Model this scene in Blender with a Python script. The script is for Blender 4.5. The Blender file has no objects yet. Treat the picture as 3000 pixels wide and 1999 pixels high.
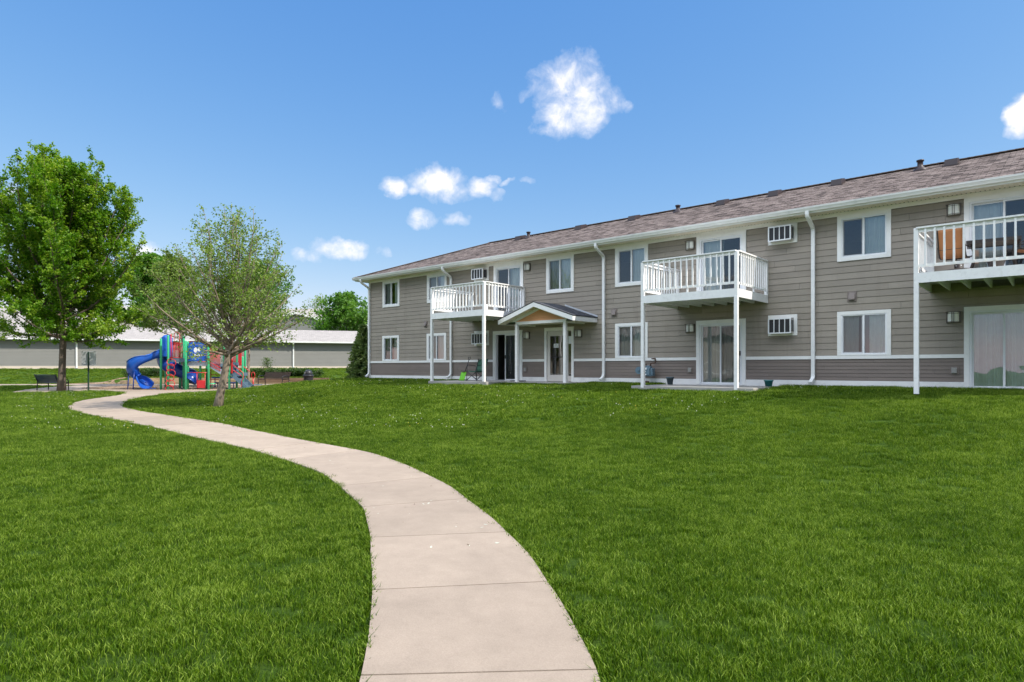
import bpy, math, random
import numpy as np
from mathutils import Vector, Matrix

scene = bpy.context.scene
COL = scene.collection
R = math.radians
CAMZ = 1.6

# ------------------------------------------------------------------ helpers
def tag(o, label=None, cat=None, group=None, kind=None):
    if label: o['label'] = label
    if cat: o['category'] = cat
    if group: o['group'] = group
    if kind: o['kind'] = kind
    return o

def empty(name, loc=(0, 0, 0), rz=0, label=None, cat=None, group=None, parent=None):
    o = bpy.data.objects.new(name, None)
    o.empty_display_size = .2
    COL.objects.link(o)
    o.location = loc
    o.rotation_euler = (0, 0, rz)
    if parent: o.parent = parent
    return tag(o, label, cat, group)

class MB:
    """collects polygons and links them as one mesh object"""
    def __init__(s):
        s.v = []; s.f = []; s.m = []; s.t = []; s.uv = []; s.sm = []
        s.cm = 0; s.ct = .5; s.cs = False
    def face(s, idx, uv=None):
        s.f.append(tuple(idx)); s.m.append(s.cm); s.t.append(s.ct); s.uv.append(uv); s.sm.append(s.cs)
    def poly(s, pts, uv=None):
        b = len(s.v); s.v.extend([tuple(p) for p in pts]); s.face(range(b, b+len(pts)), uv)
    def box(s, x0, x1, y0, y1, z0, z1):
        if x1 < x0: x0, x1 = x1, x0
        if y1 < y0: y0, y1 = y1, y0
        if z1 < z0: z0, z1 = z1, z0
        b = len(s.v)
        s.v.extend([(x0,y0,z0),(x1,y0,z0),(x1,y1,z0),(x0,y1,z0),(x0,y0,z1),(x1,y0,z1),(x1,y1,z1),(x0,y1,z1)])
        for q in ((0,3,2,1),(4,5,6,7),(0,1,5,4),(1,2,6,5),(2,3,7,6),(3,0,4,7)):
            s.face([b+i for i in q])
    def beam(s, p0, p1, w, h, up=(0,0,1)):
        """rectangular bar from p0 to p1, w across, h along up"""
        p0 = Vector(p0); p1 = Vector(p1); d = (p1-p0).normalized(); up = Vector(up)
        a = d.cross(up)
        if a.length < 1e-4: a = d.cross(Vector((0,1,0)))
        a.normalize(); c = a.cross(d).normalized()
        b = len(s.v)
        for p in (p0, p1):
            for i, j in ((-1,-1),(1,-1),(1,1),(-1,1)):
                s.v.append(tuple(p + a*(i*w/2) + c*(j*h/2)))
        for q in ((0,1,2,3),(7,6,5,4),(0,4,5,1),(1,5,6,2),(2,6,7,3),(3,7,4,0)):
            s.face([b+i for i in q])
    def tube(s, pts, r, n=8, cap=True, closed=False):
        pts = [Vector(p) for p in pts]; k = len(pts)
        rs = r if isinstance(r, (list, tuple)) else [r]*k
        b = len(s.v); a = None; sm = s.cs; s.cs = True
        for i, p in enumerate(pts):
            if closed: d = pts[(i+1) % k]-pts[i-1]
            else: d = pts[min(i+1, k-1)]-pts[max(i-1, 0)]
            if d.length < 1e-9: d = Vector((0,0,1))
            d.normalize()
            if a is None:
                a = d.cross(Vector((0,0,1)))
                if a.length < .05: a = d.cross(Vector((0,1,0)))
            a = (a - d*a.dot(d))
            if a.length < 1e-6: a = d.orthogonal()
            a.normalize(); c = d.cross(a)
            for j in range(n):
                t = 2*math.pi*j/n
                s.v.append(tuple(p + (a*math.cos(t)+c*math.sin(t))*rs[i]))
        for i in range(k if closed else k-1):
            i2 = (i+1) % k
            for j in range(n):
                s.face([b+i*n+j, b+i*n+(j+1)%n, b+i2*n+(j+1)%n, b+i2*n+j])
        s.cs = False
        if cap and not closed:
            s.face([b+j for j in range(n)][::-1]); s.face([b+(k-1)*n+j for j in range(n)])
        s.cs = sm
    def prism(s, poly, axis, a0, a1):
        """polygon of 2-D points pushed along an axis ('x','y','z')"""
        def P(q, a):
            return {'x': (a, q[0], q[1]), 'y': (q[0], a, q[1]), 'z': (q[0], q[1], a)}[axis]
        b = len(s.v); n = len(poly)
        s.v.extend([P(q, a0) for q in poly]); s.v.extend([P(q, a1) for q in poly])
        s.face([b+i for i in range(n)][::-1]); s.face([b+n+i for i in range(n)])
        for i in range(n):
            j = (i+1) % n
            s.face([b+i, b+j, b+n+j, b+n+i])
    def lathe(s, prof, c=(0,0,0), n=20):
        b = len(s.v); k = len(prof); sm = s.cs; s.cs = True
        for r, z in prof:
            for j in range(n):
                t = 2*math.pi*j/n
                s.v.append((c[0]+r*math.cos(t), c[1]+r*math.sin(t), c[2]+z))
        for i in range(k-1):
            for j in range(n):
                s.face([b+i*n+j, b+i*n+(j+1)%n, b+(i+1)*n+(j+1)%n, b+(i+1)*n+j])
        s.cs = False
        s.face([b+j for j in range(n)][::-1]); s.face([b+(k-1)*n+j for j in range(n)])
        s.cs = sm
    def grid(s, rows, uvf=None):
        b = len(s.v); n = len(rows[0])
        for r_ in rows: s.v.extend([tuple(p) for p in r_])
        for i in range(len(rows)-1):
            for j in range(n-1):
                s.face([b+i*n+j, b+i*n+j+1, b+(i+1)*n+j+1, b+(i+1)*n+j])
    def build(s, name, mats, parent=None, bevel=0, smooth_angle=None):
        me = bpy.data.meshes.new(name)
        me.from_pydata(s.v, [], s.f)
        if not isinstance(mats, (list, tuple)): mats = [mats]
        for m in mats: me.materials.append(m)
        me.polygons.foreach_set('material_index', s.m)
        me.polygons.foreach_set('use_smooth', s.sm)
        if any(abs(t-.5) > 1e-6 for t in s.t):
            ca = me.color_attributes.new('tone', 'FLOAT_COLOR', 'CORNER')
            arr = np.empty((len(me.loops), 4), np.float32); k = 0
            for t, f in zip(s.t, s.f):
                arr[k:k+len(f)] = (t, t, t, 1); k += len(f)
            ca.data.foreach_set('color', arr.ravel())
        if any(u is not None for u in s.uv):
            ul = me.uv_layers.new(name='UVMap')
            arr = np.zeros((len(me.loops), 2), np.float32); k = 0
            for u, f in zip(s.uv, s.f):
                if u is not None: arr[k:k+len(f)] = u
                k += len(f)
            ul.data.foreach_set('uv', arr.ravel())
        me.update()
        o = bpy.data.objects.new(name, me); COL.objects.link(o)
        if parent: o.parent = parent
        if bevel:
            md = o.modifiers.new('bevel', 'BEVEL'); md.width = bevel; md.segments = 2; md.limit_method = 'ANGLE'
        return o

def copy_tree(o, parent=None):
    c = o.copy(); COL.objects.link(c)
    if parent: c.parent = parent
    for ch in [x for x in bpy.data.objects if x.parent == o]:
        copy_tree(ch, c)
    return c

# ------------------------------------------------------------------ materials
def new_mat(name):
    m = bpy.data.materials.new(name); m.use_nodes = True
    nt = m.node_tree; nt.nodes.clear()
    out = nt.nodes.new('ShaderNodeOutputMaterial')
    return m, nt, out

def N(nt, typ, **kw):
    n = nt.nodes.new(typ)
    for k, v in kw.items():
        if k.startswith('i_'): n.inputs[k[2:].replace('_', ' ')].default_value = v
        else: setattr(n, k, v)
    return n

def math_node(nt, op, a, b=None, clamp=False):
    n = nt.nodes.new('ShaderNodeMath'); n.operation = op; n.use_clamp = clamp
    for i, x in enumerate((a, b)):
        if x is None: continue
        if isinstance(x, (int, float)): n.inputs[i].default_value = x
        else: nt.links.new(x, n.inputs[i])
    return n.outputs[0]

def mix_col(nt, fac, a, b, blend='MIX'):
    n = nt.nodes.new('ShaderNodeMix'); n.data_type = 'RGBA'; n.blend_type = blend
    for i, x in ((0, fac), (6, a), (7, b)):
        if isinstance(x, (int, float)): n.inputs[i].default_value = x
        elif isinstance(x, tuple): n.inputs[i].default_value = x if len(x) == 4 else (*x, 1)
        else: nt.links.new(x, n.inputs[i])
    return n.outputs[2]

def ramp(nt, fac, stops):
    n = nt.nodes.new('ShaderNodeValToRGB'); cr = n.color_ramp
    while len(cr.elements) < len(stops): cr.elements.new(.5)
    for e_, (p, c) in zip(cr.elements, stops):
        e_.position = p; e_.color = c if len(c) == 4 else (*c, 1)
    nt.links.new(fac, n.inputs[0])
    return n.outputs[0]

def noise(nt, vec, scale, detail=3, rough=.55, dist=0):
    n = N(nt, 'ShaderNodeTexNoise'); n.inputs['Scale'].default_value = scale
    n.inputs['Detail'].default_value = detail; n.inputs['Roughness'].default_value = rough
    n.inputs['Distortion'].default_value = dist
    if vec is not None: nt.links.new(vec, n.inputs['Vector'])
    return n.outputs['Fac']

def pm(name, col, rough=.6, var=.08, scale=3., bump=0., bscale=60., spec=.35, metal=0., tone=0., stain=None, stretch=None, coat=0.):
    """painted or plain surface: base colour, soft mottling, optional stains, bump and per-face tone"""
    m, nt, out = new_mat(name)
    p = N(nt, 'ShaderNodeBsdfPrincipled')
    p.inputs['Roughness'].default_value = rough; p.inputs['Metallic'].default_value = metal
    p.inputs['Specular IOR Level'].default_value = spec; p.inputs['Coat Weight'].default_value = coat
    tc = N(nt, 'ShaderNodeTexCoord'); vec = tc.outputs['Object']
    if stretch:
        mp = N(nt, 'ShaderNodeMapping'); mp.inputs['Scale'].default_value = stretch
        nt.links.new(vec, mp.inputs[0]); vec = mp.outputs[0]
    n1 = noise(nt, vec, scale, 5, .6)
    lo = tuple(c*(1-var) for c in col); hi = tuple(min(1, c*(1+var)) for c in col)
    c = ramp(nt, n1, [(.3, lo), (.7, hi)])
    if stain:
        sv = vec
        if stretch:                                        # weather streaks run down the wall
            m2 = N(nt, 'ShaderNodeMapping'); m2.inputs['Scale'].default_value = (2.6, 2.6, .22); nt.links.new(tc.outputs['Object'], m2.inputs[0]); sv = m2.outputs[0]
        n2 = noise(nt, sv, stain[1], 6, .7)
        f = ramp(nt, n2, [(.52, (0,0,0)), (.75, (1,1,1))])
        c = mix_col(nt, math_node(nt, 'MULTIPLY', f, stain[2]), c, stain[0])
    if tone:
        at = N(nt, 'ShaderNodeAttribute', attribute_name='tone')
        t = math_node(nt, 'MULTIPLY_ADD', at.outputs['Fac'], 2*tone)
        t.node.inputs[2].default_value = 1-tone
        c = mix_col(nt, 1., c, t, 'MULTIPLY')
    nt.links.new(c, p.inputs['Base Color'])
    r2 = math_node(nt, 'MULTIPLY_ADD', n1, .18); r2.node.inputs[2].default_value = rough-.09
    nt.links.new(r2, p.inputs['Roughness'])
    if bump:
        b = N(nt, 'ShaderNodeBump'); b.inputs['Strength'].default_value = bump; b.inputs['Distance'].default_value = .01
        nt.links.new(noise(nt, vec, bscale, 4, .6), b.inputs['Height']); nt.links.new(b.outputs[0], p.inputs['Normal'])
    nt.links.new(p.outputs[0], out.inputs[0])
    return m

def leaf_mat(name, dark, mid, light, trans=.45, gloss=.3):
    m, nt, out = new_mat(name)
    at = N(nt, 'ShaderNodeAttribute', attribute_name='tone')
    c = ramp(nt, at.outputs['Fac'], [(0, dark), (.5, mid), (1, light)])
    p = N(nt, 'ShaderNodeBsdfPrincipled'); p.inputs['Roughness'].default_value = .45
    p.inputs['Specular IOR Level'].default_value = gloss
    nt.links.new(c, p.inputs['Base Color'])
    tr = N(nt, 'ShaderNodeBsdfTranslucent')
    c2 = mix_col(nt, 1., c, (1.25, 1.35, .55), 'MULTIPLY'); nt.links.new(c2, tr.inputs[0])
    mx = N(nt, 'ShaderNodeMixShader'); mx.inputs[0].default_value = trans
    nt.links.new(p.outputs[0], mx.inputs[1]); nt.links.new(tr.outputs[0], mx.inputs[2]); nt.links.new(mx.outputs[0], out.inputs[0])
    return m

def glass_mat(name, tint=(.93,.96,.96), refl=1.1, base=.1):
    m, nt, out = new_mat(name)
    t = N(nt, 'ShaderNodeBsdfTransparent'); t.inputs[0].default_value = (*tint, 1)
    g = N(nt, 'ShaderNodeBsdfGlossy'); g.inputs['Roughness'].default_value = .01; g.inputs[0].default_value = (.95,.97,1,1)
    fr = N(nt, 'ShaderNodeFresnel'); fr.inputs[0].default_value = 1.65
    tc = N(nt, 'ShaderNodeTexCoord')
    b = N(nt, 'ShaderNodeBump'); b.inputs['Strength'].default_value = .05; b.inputs['Distance'].default_value = .05
    nt.links.new(noise(nt, tc.outputs['Object'], 2.2, 1, .4), b.inputs['Height'])
    nt.links.new(b.outputs[0], g.inputs['Normal'])
    f = math_node(nt, 'MULTIPLY_ADD', fr.outputs[0], refl, True); f.node.inputs[2].default_value = base
    mx = N(nt, 'ShaderNodeMixShader'); nt.links.new(f, mx.inputs[0])
    nt.links.new(t.outputs[0], mx.inputs[1]); nt.links.new(g.outputs[0], mx.inputs[2]); nt.links.new(mx.outputs[0], out.inputs[0])
    return m

def screen_mat(name):
    m, nt, out = new_mat(name)
    t = N(nt, 'ShaderNodeBsdfTransparent'); d = N(nt, 'ShaderNodeBsdfDiffuse'); d.inputs[0].default_value = (.035,.037,.04,1)
    mx = N(nt, 'ShaderNodeMixShader'); mx.inputs[0].default_value = .25
    nt.links.new(t.outputs[0], mx.inputs[1]); nt.links.new(d.outputs[0], mx.inputs[2]); nt.links.new(mx.outputs[0], out.inputs[0])
    return m

def shingle_mat(name, c1, c2, c3, row=.145, width=.3, mottle=.25, mort=.75):
    m, nt, out = new_mat(name)
    p = N(nt, 'ShaderNodeBsdfPrincipled'); p.inputs['Roughness'].default_value = .9; p.inputs['Specular IOR Level'].default_value = .15
    uv = N(nt, 'ShaderNodeUVMap', uv_map='UVMap')
    def bricks(w, off, sq):
        b = N(nt, 'ShaderNodeTexBrick'); b.offset = off; b.squash = sq; b.squash_frequency = 3; b.offset_frequency = 2
        b.inputs['Scale'].default_value = 1; b.inputs['Brick Width'].default_value = w; b.inputs['Row Height'].default_value = row
        b.inputs['Mortar Size'].default_value = .009; b.inputs['Mortar Smooth'].default_value = .3; b.inputs['Bias'].default_value = -.1
        b.inputs['Color1'].default_value = (0,0,0,1); b.inputs['Color2'].default_value = (1,1,1,1); b.inputs['Mortar'].default_value = (.2,.2,.2,1)
        nt.links.new(uv.outputs[0], b.inputs['Vector']); return b
    b1 = bricks(width, .5, 1.); b2 = bricks(width*.63, .31, 1.25)
    k = mix_col(nt, .5, b1.outputs['Color'], b2.outputs['Color'])
    c = ramp(nt, k, [(.05, c1), (.45, c2), (.95, c3)])
    n1 = noise(nt, uv.outputs[0], .45, 4, .6)
    c = mix_col(nt, mottle, c, ramp(nt, n1, [(.3, tuple(x*.6 for x in c2)), (.7, tuple(min(1, x*1.35) for x in c3))]))
    c = mix_col(nt, math_node(nt, 'MULTIPLY', b1.outputs['Fac'], mort), c, tuple(x*.35 for x in c1))
    n2 = noise(nt, uv.outputs[0], 260, 2, .6)
    c = mix_col(nt, .35, c, ramp(nt, n2, [(.3, (.25,.25,.25)), (.7, (.8,.8,.8))]), 'OVERLAY')
    nt.links.new(c, p.inputs['Base Color'])
    bp = N(nt, 'ShaderNodeBump'); bp.inputs['Strength'].default_value = .8; bp.inputs['Distance'].default_value = .012
    h = math_node(nt, 'SUBTRACT', k, b1.outputs['Fac']); nt.links.new(h, bp.inputs['Height'])
    nt.links.new(bp.outputs[0], p.inputs['Normal']); nt.links.new(p.outputs[0], out.inputs[0])
    return m

M = {}
M['taupe'] = pm('taupe_siding_paint', (.308,.268,.222), .62, .07, 1.2, .12, 90, .3, tone=.07, stain=((.215,.185,.15), 1.1, .5), stretch=(1,1,3))
M['brown'] = pm('brown_siding_paint', (.205,.168,.145), .62, .07, 1.2, .12, 90, .3, tone=.07, stretch=(1,1,3))
M['white'] = pm('white_trim_paint', (.84,.83,.8), .45, .03, 2.5, .04, 60, .4, stain=((.6,.59,.55), 3., .35))
M['deckwhite'] = pm('white_balcony_paint', (.84,.83,.81), .5, .05, 5., .1, 40, .35, stain=((.5,.48,.44), 9., .4))
M['found'] = pm('white_foundation_paint', (.8,.79,.77), .7, .05, 3., .25, 30, .25, stain=((.45,.43,.4), 2., .4))
M['gutter'] = pm('white_aluminium', (.8,.8,.78), .32, .05, 2., 0, 60, .5, stain=((.5,.51,.5), 5., .4))
M['soffit'] = pm('tan_soffit_vinyl', (.86,.78,.63), .5, .05, 2.)
M['orange'] = pm('orange_siding_paint', (.72,.35,.16), .6, .06, 2., .1, 80, .3, tone=.08)
M['bronze'] = pm('bronze_metal', (.12,.1,.08), .4, .1, 8., 0, 60, .5, metal=.5)
M['opal'] = pm('opal_lamp_glass', (.78,.78,.7), .25, .03, 3., 0, 60, .5)
M['vinyl'] = pm('white_window_vinyl', (.8,.81,.82), .35, .03, 3.)
M['almond'] = pm('almond_door_paint', (.62,.58,.53), .45, .03, 3.)
M['dark'] = pm('dark_interior', (.02,.02,.022), .8, .1, 3.)
M['room'] = pm('room_paint', (.35,.33,.3), .8, .05, 3.)
M['black'] = pm('black_metal', (.018,.018,.02), .38, .1, 6., 0, 60, .5)
M['curtain'] = pm('white_curtain', (.8,.87,.83), .85, .06, 5.)
M['blind'] = pm('grey_blind', (.66,.66,.62), .8, .06, 5.)
M['vent'] = pm('vent_plastic', (.22,.18,.16), .5, .06, 5.)
M['roofvent'] = pm('roof_vent_metal', (.045,.032,.034), .5, .1, 5.)
M['ventbox'] = pm('grey_wall_box', (.32,.31,.29), .45, .06, 5.)
M['acmetal'] = pm('unit_metal', (.55,.53,.5), .4, .06, 4.)
M['glass'] = glass_mat('window_glass')
M['screen'] = screen_mat('insect_screen')
M['shingle'] = shingle_mat('brown_shingles', (.07,.055,.05), (.235,.187,.166), (.36,.295,.265), .17, .3, .05)
M['greyshingle'] = shingle_mat('charcoal_shingles', (.045,.046,.053), (.085,.088,.1), (.14,.142,.155))
M['paleshingle'] = shingle_mat('pale_grey_shingles', (.31,.287,.27), (.365,.335,.313), (.41,.378,.355), .2, .4, .08, .3)
M['ridge'] = pm('ridge_cap_shingle', (.22,.165,.14), .9, .2, 6., .4, 120, .15)
M['flash'] = pm('metal_flashing', (.6,.62,.65), .35, .05, 4., 0, 60, .5, metal=.3)
M['paper'] = pm('white_paper', (.85,.86,.86), .7, .01, 3.)
M['ink'] = pm('printed_ink', (.12,.12,.13), .8, .02, 3.)
M['concrete'] = pm('grey_concrete', (.36,.34,.31), .85, .1, 2.5, .3, 120, .2, stain=((.22,.2,.18), 2.5, .5))
M['green'] = pm('green_powder_coat', (.06,.52,.24), .35, .05, 4., 0, 60, .5)
M['red'] = pm('red_powder_coat', (.55,.025,.03), .35, .08, 4., 0, 60, .5)
M['blue'] = pm('blue_plastic', (.016,.11,.52), .3, .1, 3., 0, 60, .5)
M['navy'] = pm('navy_plastic', (.01,.045,.25), .3, .1, 3., 0, 60, .5)
M['slate'] = pm('slate_deck_coating', (.1,.16,.21), .55, .08, 6., .1, 90, .35)
M['rampgrey'] = pm('grey_ramp_coating', (.34,.36,.42), .5, .12, 6., .1, 50, .35)
M['timber'] = pm('weathered_timber', (.4,.29,.18), .85, .2, 2.5, .4, 30, .15, stretch=(1,4,4), tone=.2)
M['brownwood'] = pm('brown_bench_slats', (.06,.04,.03), .6, .2, 3., .2, 40, .3)
M['bark'] = pm('grey_brown_bark', (.27,.215,.165), .9, .5, 7., 1., 14, .15, stain=((.1,.08,.06), 3.2, .85), stretch=(1,1,.35))
M['darkbark'] = pm('maple_bark', (.13,.1,.078), .9, .3, 6., 1., 18, .15, stain=((.22,.19,.16), 6., .6), stretch=(1,1,.3))
M['leaf_maple'] = leaf_mat('maple_leaves', (.04,.12,.004), (.12,.26,.01), (.34,.44,.05), .48, .3)
M['leaf_sparse'] = leaf_mat('young_leaves', (.085,.155,.025), (.185,.285,.05), (.32,.41,.1), .45)
M['leaf_grey'] = leaf_mat('grey_green_leaves', (.08,.135,.025), (.15,.23,.045), (.25,.32,.08), .42)
M['leaf_bright'] = leaf_mat('bright_leaves', (.04,.12,.012), (.09,.22,.025), (.18,.32,.06), .42)
M['needles'] = leaf_mat('spruce_needles', (.06,.12,.035), (.13,.2,.06), (.24,.29,.09), .3)
M['leaf_shrub'] = leaf_mat('shrub_leaves', (.03,.07,.015), (.06,.115,.022), (.11,.17,.04), .35)
M['greysiding'] = pm('grey_vinyl_siding', (.245,.24,.222), .55, .04, 1., .05, 40, .3, tone=.03)
M['creamsiding'] = pm('cream_vinyl_siding', (.6,.53,.46), .6, .04, 1.)
M['cream'] = pm('cream_foundation', (.58,.5,.41), .8, .06, 1.5, .2, 30, .2)
M['signgrey'] = pm('sign_back_aluminium', (.55,.56,.58), .45, .04, 6., 0, 60, .4, metal=.2)
M['signpost'] = pm('dark_green_post', (.02,.05,.035), .5, .1, 6.)
M['meter'] = pm('blue_grey_meter_paint', (.13,.2,.25), .45, .08, 8.)
M['rust'] = pm('rusty_pipe', (.07,.035,.022), .7, .3, 14., .3, 40, .3)
M['lime'] = pm('lime_plastic', (.16,.52,.02), .4, .05, 6.)
M['campgreen'] = pm('green_camp_fabric', (.06,.145,.1), .8, .08, 6., .15, 120, .2)
M['pot'] = pm('blue_grey_pot', (.07,.1,.115), .6, .08, 8.)
M['teal'] = pm('teal_pot', (.015,.15,.15), .45, .08, 8.)
M['sling'] = pm('tan_sling_fabric', (.47,.2,.085), .75, .06, 6., .1, 200, .2)
M['patiometal'] = pm('brown_patio_metal', (.045,.035,.03), .42, .1, 8., 0, 60, .5)
M['tile'] = pm('brown_table_top', (.16,.125,.095), .5, .3, 6., .2, 20, .3)
M['trash'] = pm('black_trash_plastic', (.03,.031,.035), .42, .1, 5., .1, 40, .45)
M['brick'] = pm('red_brick', (.3,.12,.085), .8, .15, 6.)

# ------------------------------------------------------------------ ground shape
def sst(a, b, x):
    t = np.clip((np.asarray(x, float)-a)/(b-a), 0, 1); return t*t*(3-2*t)
BASE = np.array([(-80,0),(8,0),(14,.05),(24,.15),(37,.34),(45.7,.42),(60,.45)], float)
HV = np.array([(0,1),(1.3,.965),(3.3,.83),(5.9,.5),(8,.2),(9.5,.07),(11.5,0)], float)
def facade_uv(x, y):
    return .755225*x-.655465*y+27.6472, 20.419-.655465*x-.755225*y
def ground(x, y):
    x = np.asarray(x, float); y = np.asarray(y, float)
    b = np.interp(y, BASE[:,0], BASE[:,1])
    a = np.maximum(0, y-46.3); q = 63.7+.3163*x-.9486*y
    s = np.where(q > 0, np.minimum(1, a/(a+np.maximum(q, .01))), np.where(a > 0, 1., 0.))
    wall = sst(-30.5, -28.2, x)*(1-sst(-14.2, -12.5, x))*sst(46.3, 46.5, y)
    z1 = b+(1.58-b)*s; z2 = .86+(1.58-.86)*s
    b = np.where(a > 0, z1+(z2-z1)*wall, b)
    u, v = facade_uv(x, y)
    k = sst(-7, -.5, u+np.where(v > 0, 0, .6*v))*np.interp(v, HV[:,0], HV[:,1])
    return b*(1-k)+1.03*k
def gz(x, y): return float(ground(x, y))
def at(px, py, Y):
    """a point Y metres ahead of the photographer, from where it stands in the photo"""
    return Vector(((px-1500)/1866*Y, Y, CAMZ+(1079-py)/1866*Y))
def xat(px, Y): return (px-1500)/1866*Y
BO = Vector((-7.49588, 33.54273, 0)); BROT = math.atan2(-.655465, .755225)
def bw(u, v, z):
    """building coordinates (along the facade, out from it, up) to world"""
    return Vector((BO.x+.755225*u-.655465*v, BO.y-.655465*u-.755225*v, z))

# ------------------------------------------------------------------ lawn (one sheet to the horizon)
def lawn_mat():
    m, nt, out = new_mat('lawn_soil_and_thatch')
    p = N(nt, 'ShaderNodeBsdfPrincipled'); p.inputs['Roughness'].default_value = .95; p.inputs['Specular IOR Level'].default_value = .1
    tc = N(nt, 'ShaderNodeTexCoord'); o = tc.outputs['Object']
    n1 = noise(nt, o, 38, 5, .7); n2 = noise(nt, o, .35, 4, .6)
    c = ramp(nt, n1, [(.25, (.018,.035,.005)), (.5, (.05,.1,.01)), (.75, (.1,.17,.02))])
    c = mix_col(nt, .35, c, ramp(nt, n2, [(.35, (.045,.1,.01)), (.7, (.1,.16,.02))]))
    nt.links.new(c, p.inputs['Base Color'])
    b = N(nt, 'ShaderNodeBump'); b.inputs['Strength'].default_value = 1; b.inputs['Distance'].default_value = .05
    nt.links.new(noise(nt, o, 45, 4, .7), b.inputs['Height']); nt.links.new(b.outputs[0], p.inputs['Normal'])
    nt.links.new(p.outputs[0], out.inputs[0]); return m
xs = [-900,-400,-200,-130,-100]+list(np.arange(-84, 46.1, .9))+[52,60,75,100,150,300,900]
ys = [-500,-200,-90,-60,-40,-25,-15,-8,-4]+list(np.arange(-1, 46.0, .6))+[46.3,46.5]+list(np.arange(47.2, 76, 1.2))+[80,90,110,150,250,500,1500]
gx, gy = np.meshgrid(xs, ys)
gzz = ground(gx, gy)
mb = MB()
nx = len(xs)
mb.v = [tuple(p) for p in np.stack([gx.ravel(), gy.ravel(), gzz.ravel()], 1)]
for i in range(len(ys)-1):
    for j in range(nx-1):
        mb.cs = True
        mb.face([i*nx+j, i*nx+j+1, (i+1)*nx+j+1, (i+1)*nx+j])
tag(mb.build('lawn', lawn_mat()), 'mown green lawn rising to the apartment building', None, kind='structure')

# ------------------------------------------------------------------ footpath and paved ground
LEFT = [(-.62,1.6),(-.68,2.4),(-.77,3.25),(-.8,3.47),(-.86,3.84),(-.97,4.42),(-1.07,4.88),(-1.19,5.36),(-1.31,5.9),(-1.42,6.3),(-1.53,6.68),(-1.63,7.04),(-1.69,7.2),(-1.98,7.82),(-2.29,8.46),(-2.7,9.25),(-2.98,9.69),(-3.41,10.24),(-3.85,10.78),(-4.9,12.0),(-5.37,12.47),(-6.58,13.64),(-7.11,14.15),(-9.0,16.08),(-10.36,17.32),(-11.55,18.43),(-13.42,20.14),(-14.8,21.55),(-15.5,22.32),(-16.44,23.6),(-17.13,24.74),(-17.93,26.21),(-18.34,27.3),(-18.77,29.07),(-19.04,30.45),(-19.42,32.32)]
RIGHT = [(.44,1.6),(.45,2.4),(.44,3.25),(.44,3.39),(.41,3.63),(.36,4.04),(.32,4.35),(.26,4.68),(.2,5.05),(.13,5.43),(-.05,6.1),(-.23,6.74),(-.5,7.52),(-.8,8.39),(-1.15,9.14),(-1.64,10.11),(-2.3,11.2),(-2.87,11.93),(-4.0,13.07),(-4.86,13.94),(-5.76,14.92),(-6.18,15.34),(-7.74,17.08),(-9.41,18.63),(-11.37,20.41),(-12.59,21.55),(-13.8,22.86),(-14.27,23.38),(-14.99,24.51),(-15.6,25.62),(-16.51,27.54),(-16.78,28.72),(-17.14,30.1),(-17.47,31.6)]
JOINTS = [((-.76,3.21),(.44,3.31)),((-.98,4.47),(.26,4.68)),((-1.31,5.9),(-.05,6.1)),((-1.69,7.2),(-.54,7.63)),((-2.29,8.46),(-1.17,9.16)),((-3.85,10.78),(-2.87,11.93)),((-4.9,12.),(-4.,13.07)),((-7.11,14.15),(-6.18,15.34)),((-9.27,16.4),(-8.3,17.55)),((-11.6,18.5),(-10.6,19.7)),((-13.9,20.6),(-12.7,21.65)),((-15.8,22.7),(-14.3,23.4)),((-17.2,24.9),(-15.3,25.1)),((-18.3,27.2),(-16.4,27.3)),((-18.95,29.9),(-17.05,29.7))]
def smooth_line(P, n=6):
    """Catmull-Rom through the points"""
    P = [np.array(p, float) for p in P]; out = []
    for i in range(len(P)-1):
        a, b, c, d = P[max(i-1,0)], P[i], P[i+1], P[min(i+2,len(P)-1)]
        for k in range(n):
            t = k/n
            out.append(.5*((2*b)+(-a+c)*t+(2*a-5*b+4*c-d)*t*t+(-a+3*b-3*c+d)*t**3))
    out.append(P[-1]); return np.array(out)
def resample(P, n):
    P = np.asarray(P, float); d = np.r_[0, np.cumsum(np.hypot(*np.diff(P, axis=0).T))]
    t = np.linspace(0, d[-1], n)
    return np.stack([np.interp(t, d, P[:,0]), np.interp(t, d, P[:,1])], 1)
LS = smooth_line(LEFT); RS = smooth_line(RIGHT)
def nearest(P, q): return int(np.argmin(np.hypot(P[:,0]-q[0], P[:,1]-q[1])))
li = [0]+[nearest(LS, j[0]) for j in JOINTS]+[len(LS)-1]
ri = [0]+[nearest(RS, j[1]) for j in JOINTS]+[len(RS)-1]
def loft(mb, A, B, off, cols=5, thick=.1):
    n = len(A); rows = []
    for a, b in zip(A, B):
        rows.append([a+(b-a)*t for t in np.linspace(0, 1, cols)])
    top = [[(p[0], p[1], gz(p[0], p[1])+off) for p in r] for r in rows]
    mb.grid([r[::-1] for r in top])
    ring = [r[0] for r in top]+top[-1][1:]+[r[-1] for r in top[::-1]][1:]+top[0][::-1][1:-1]
    b0 = len(mb.v); m_ = len(ring)
    mb.v.extend(ring); mb.v.extend([(x, y, z-thick) for x, y, z in ring])
    for i in range(m_):
        j = (i+1) % m_
        mb.face([b0+i, b0+j, b0+m_+j, b0+m_+i])
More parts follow.
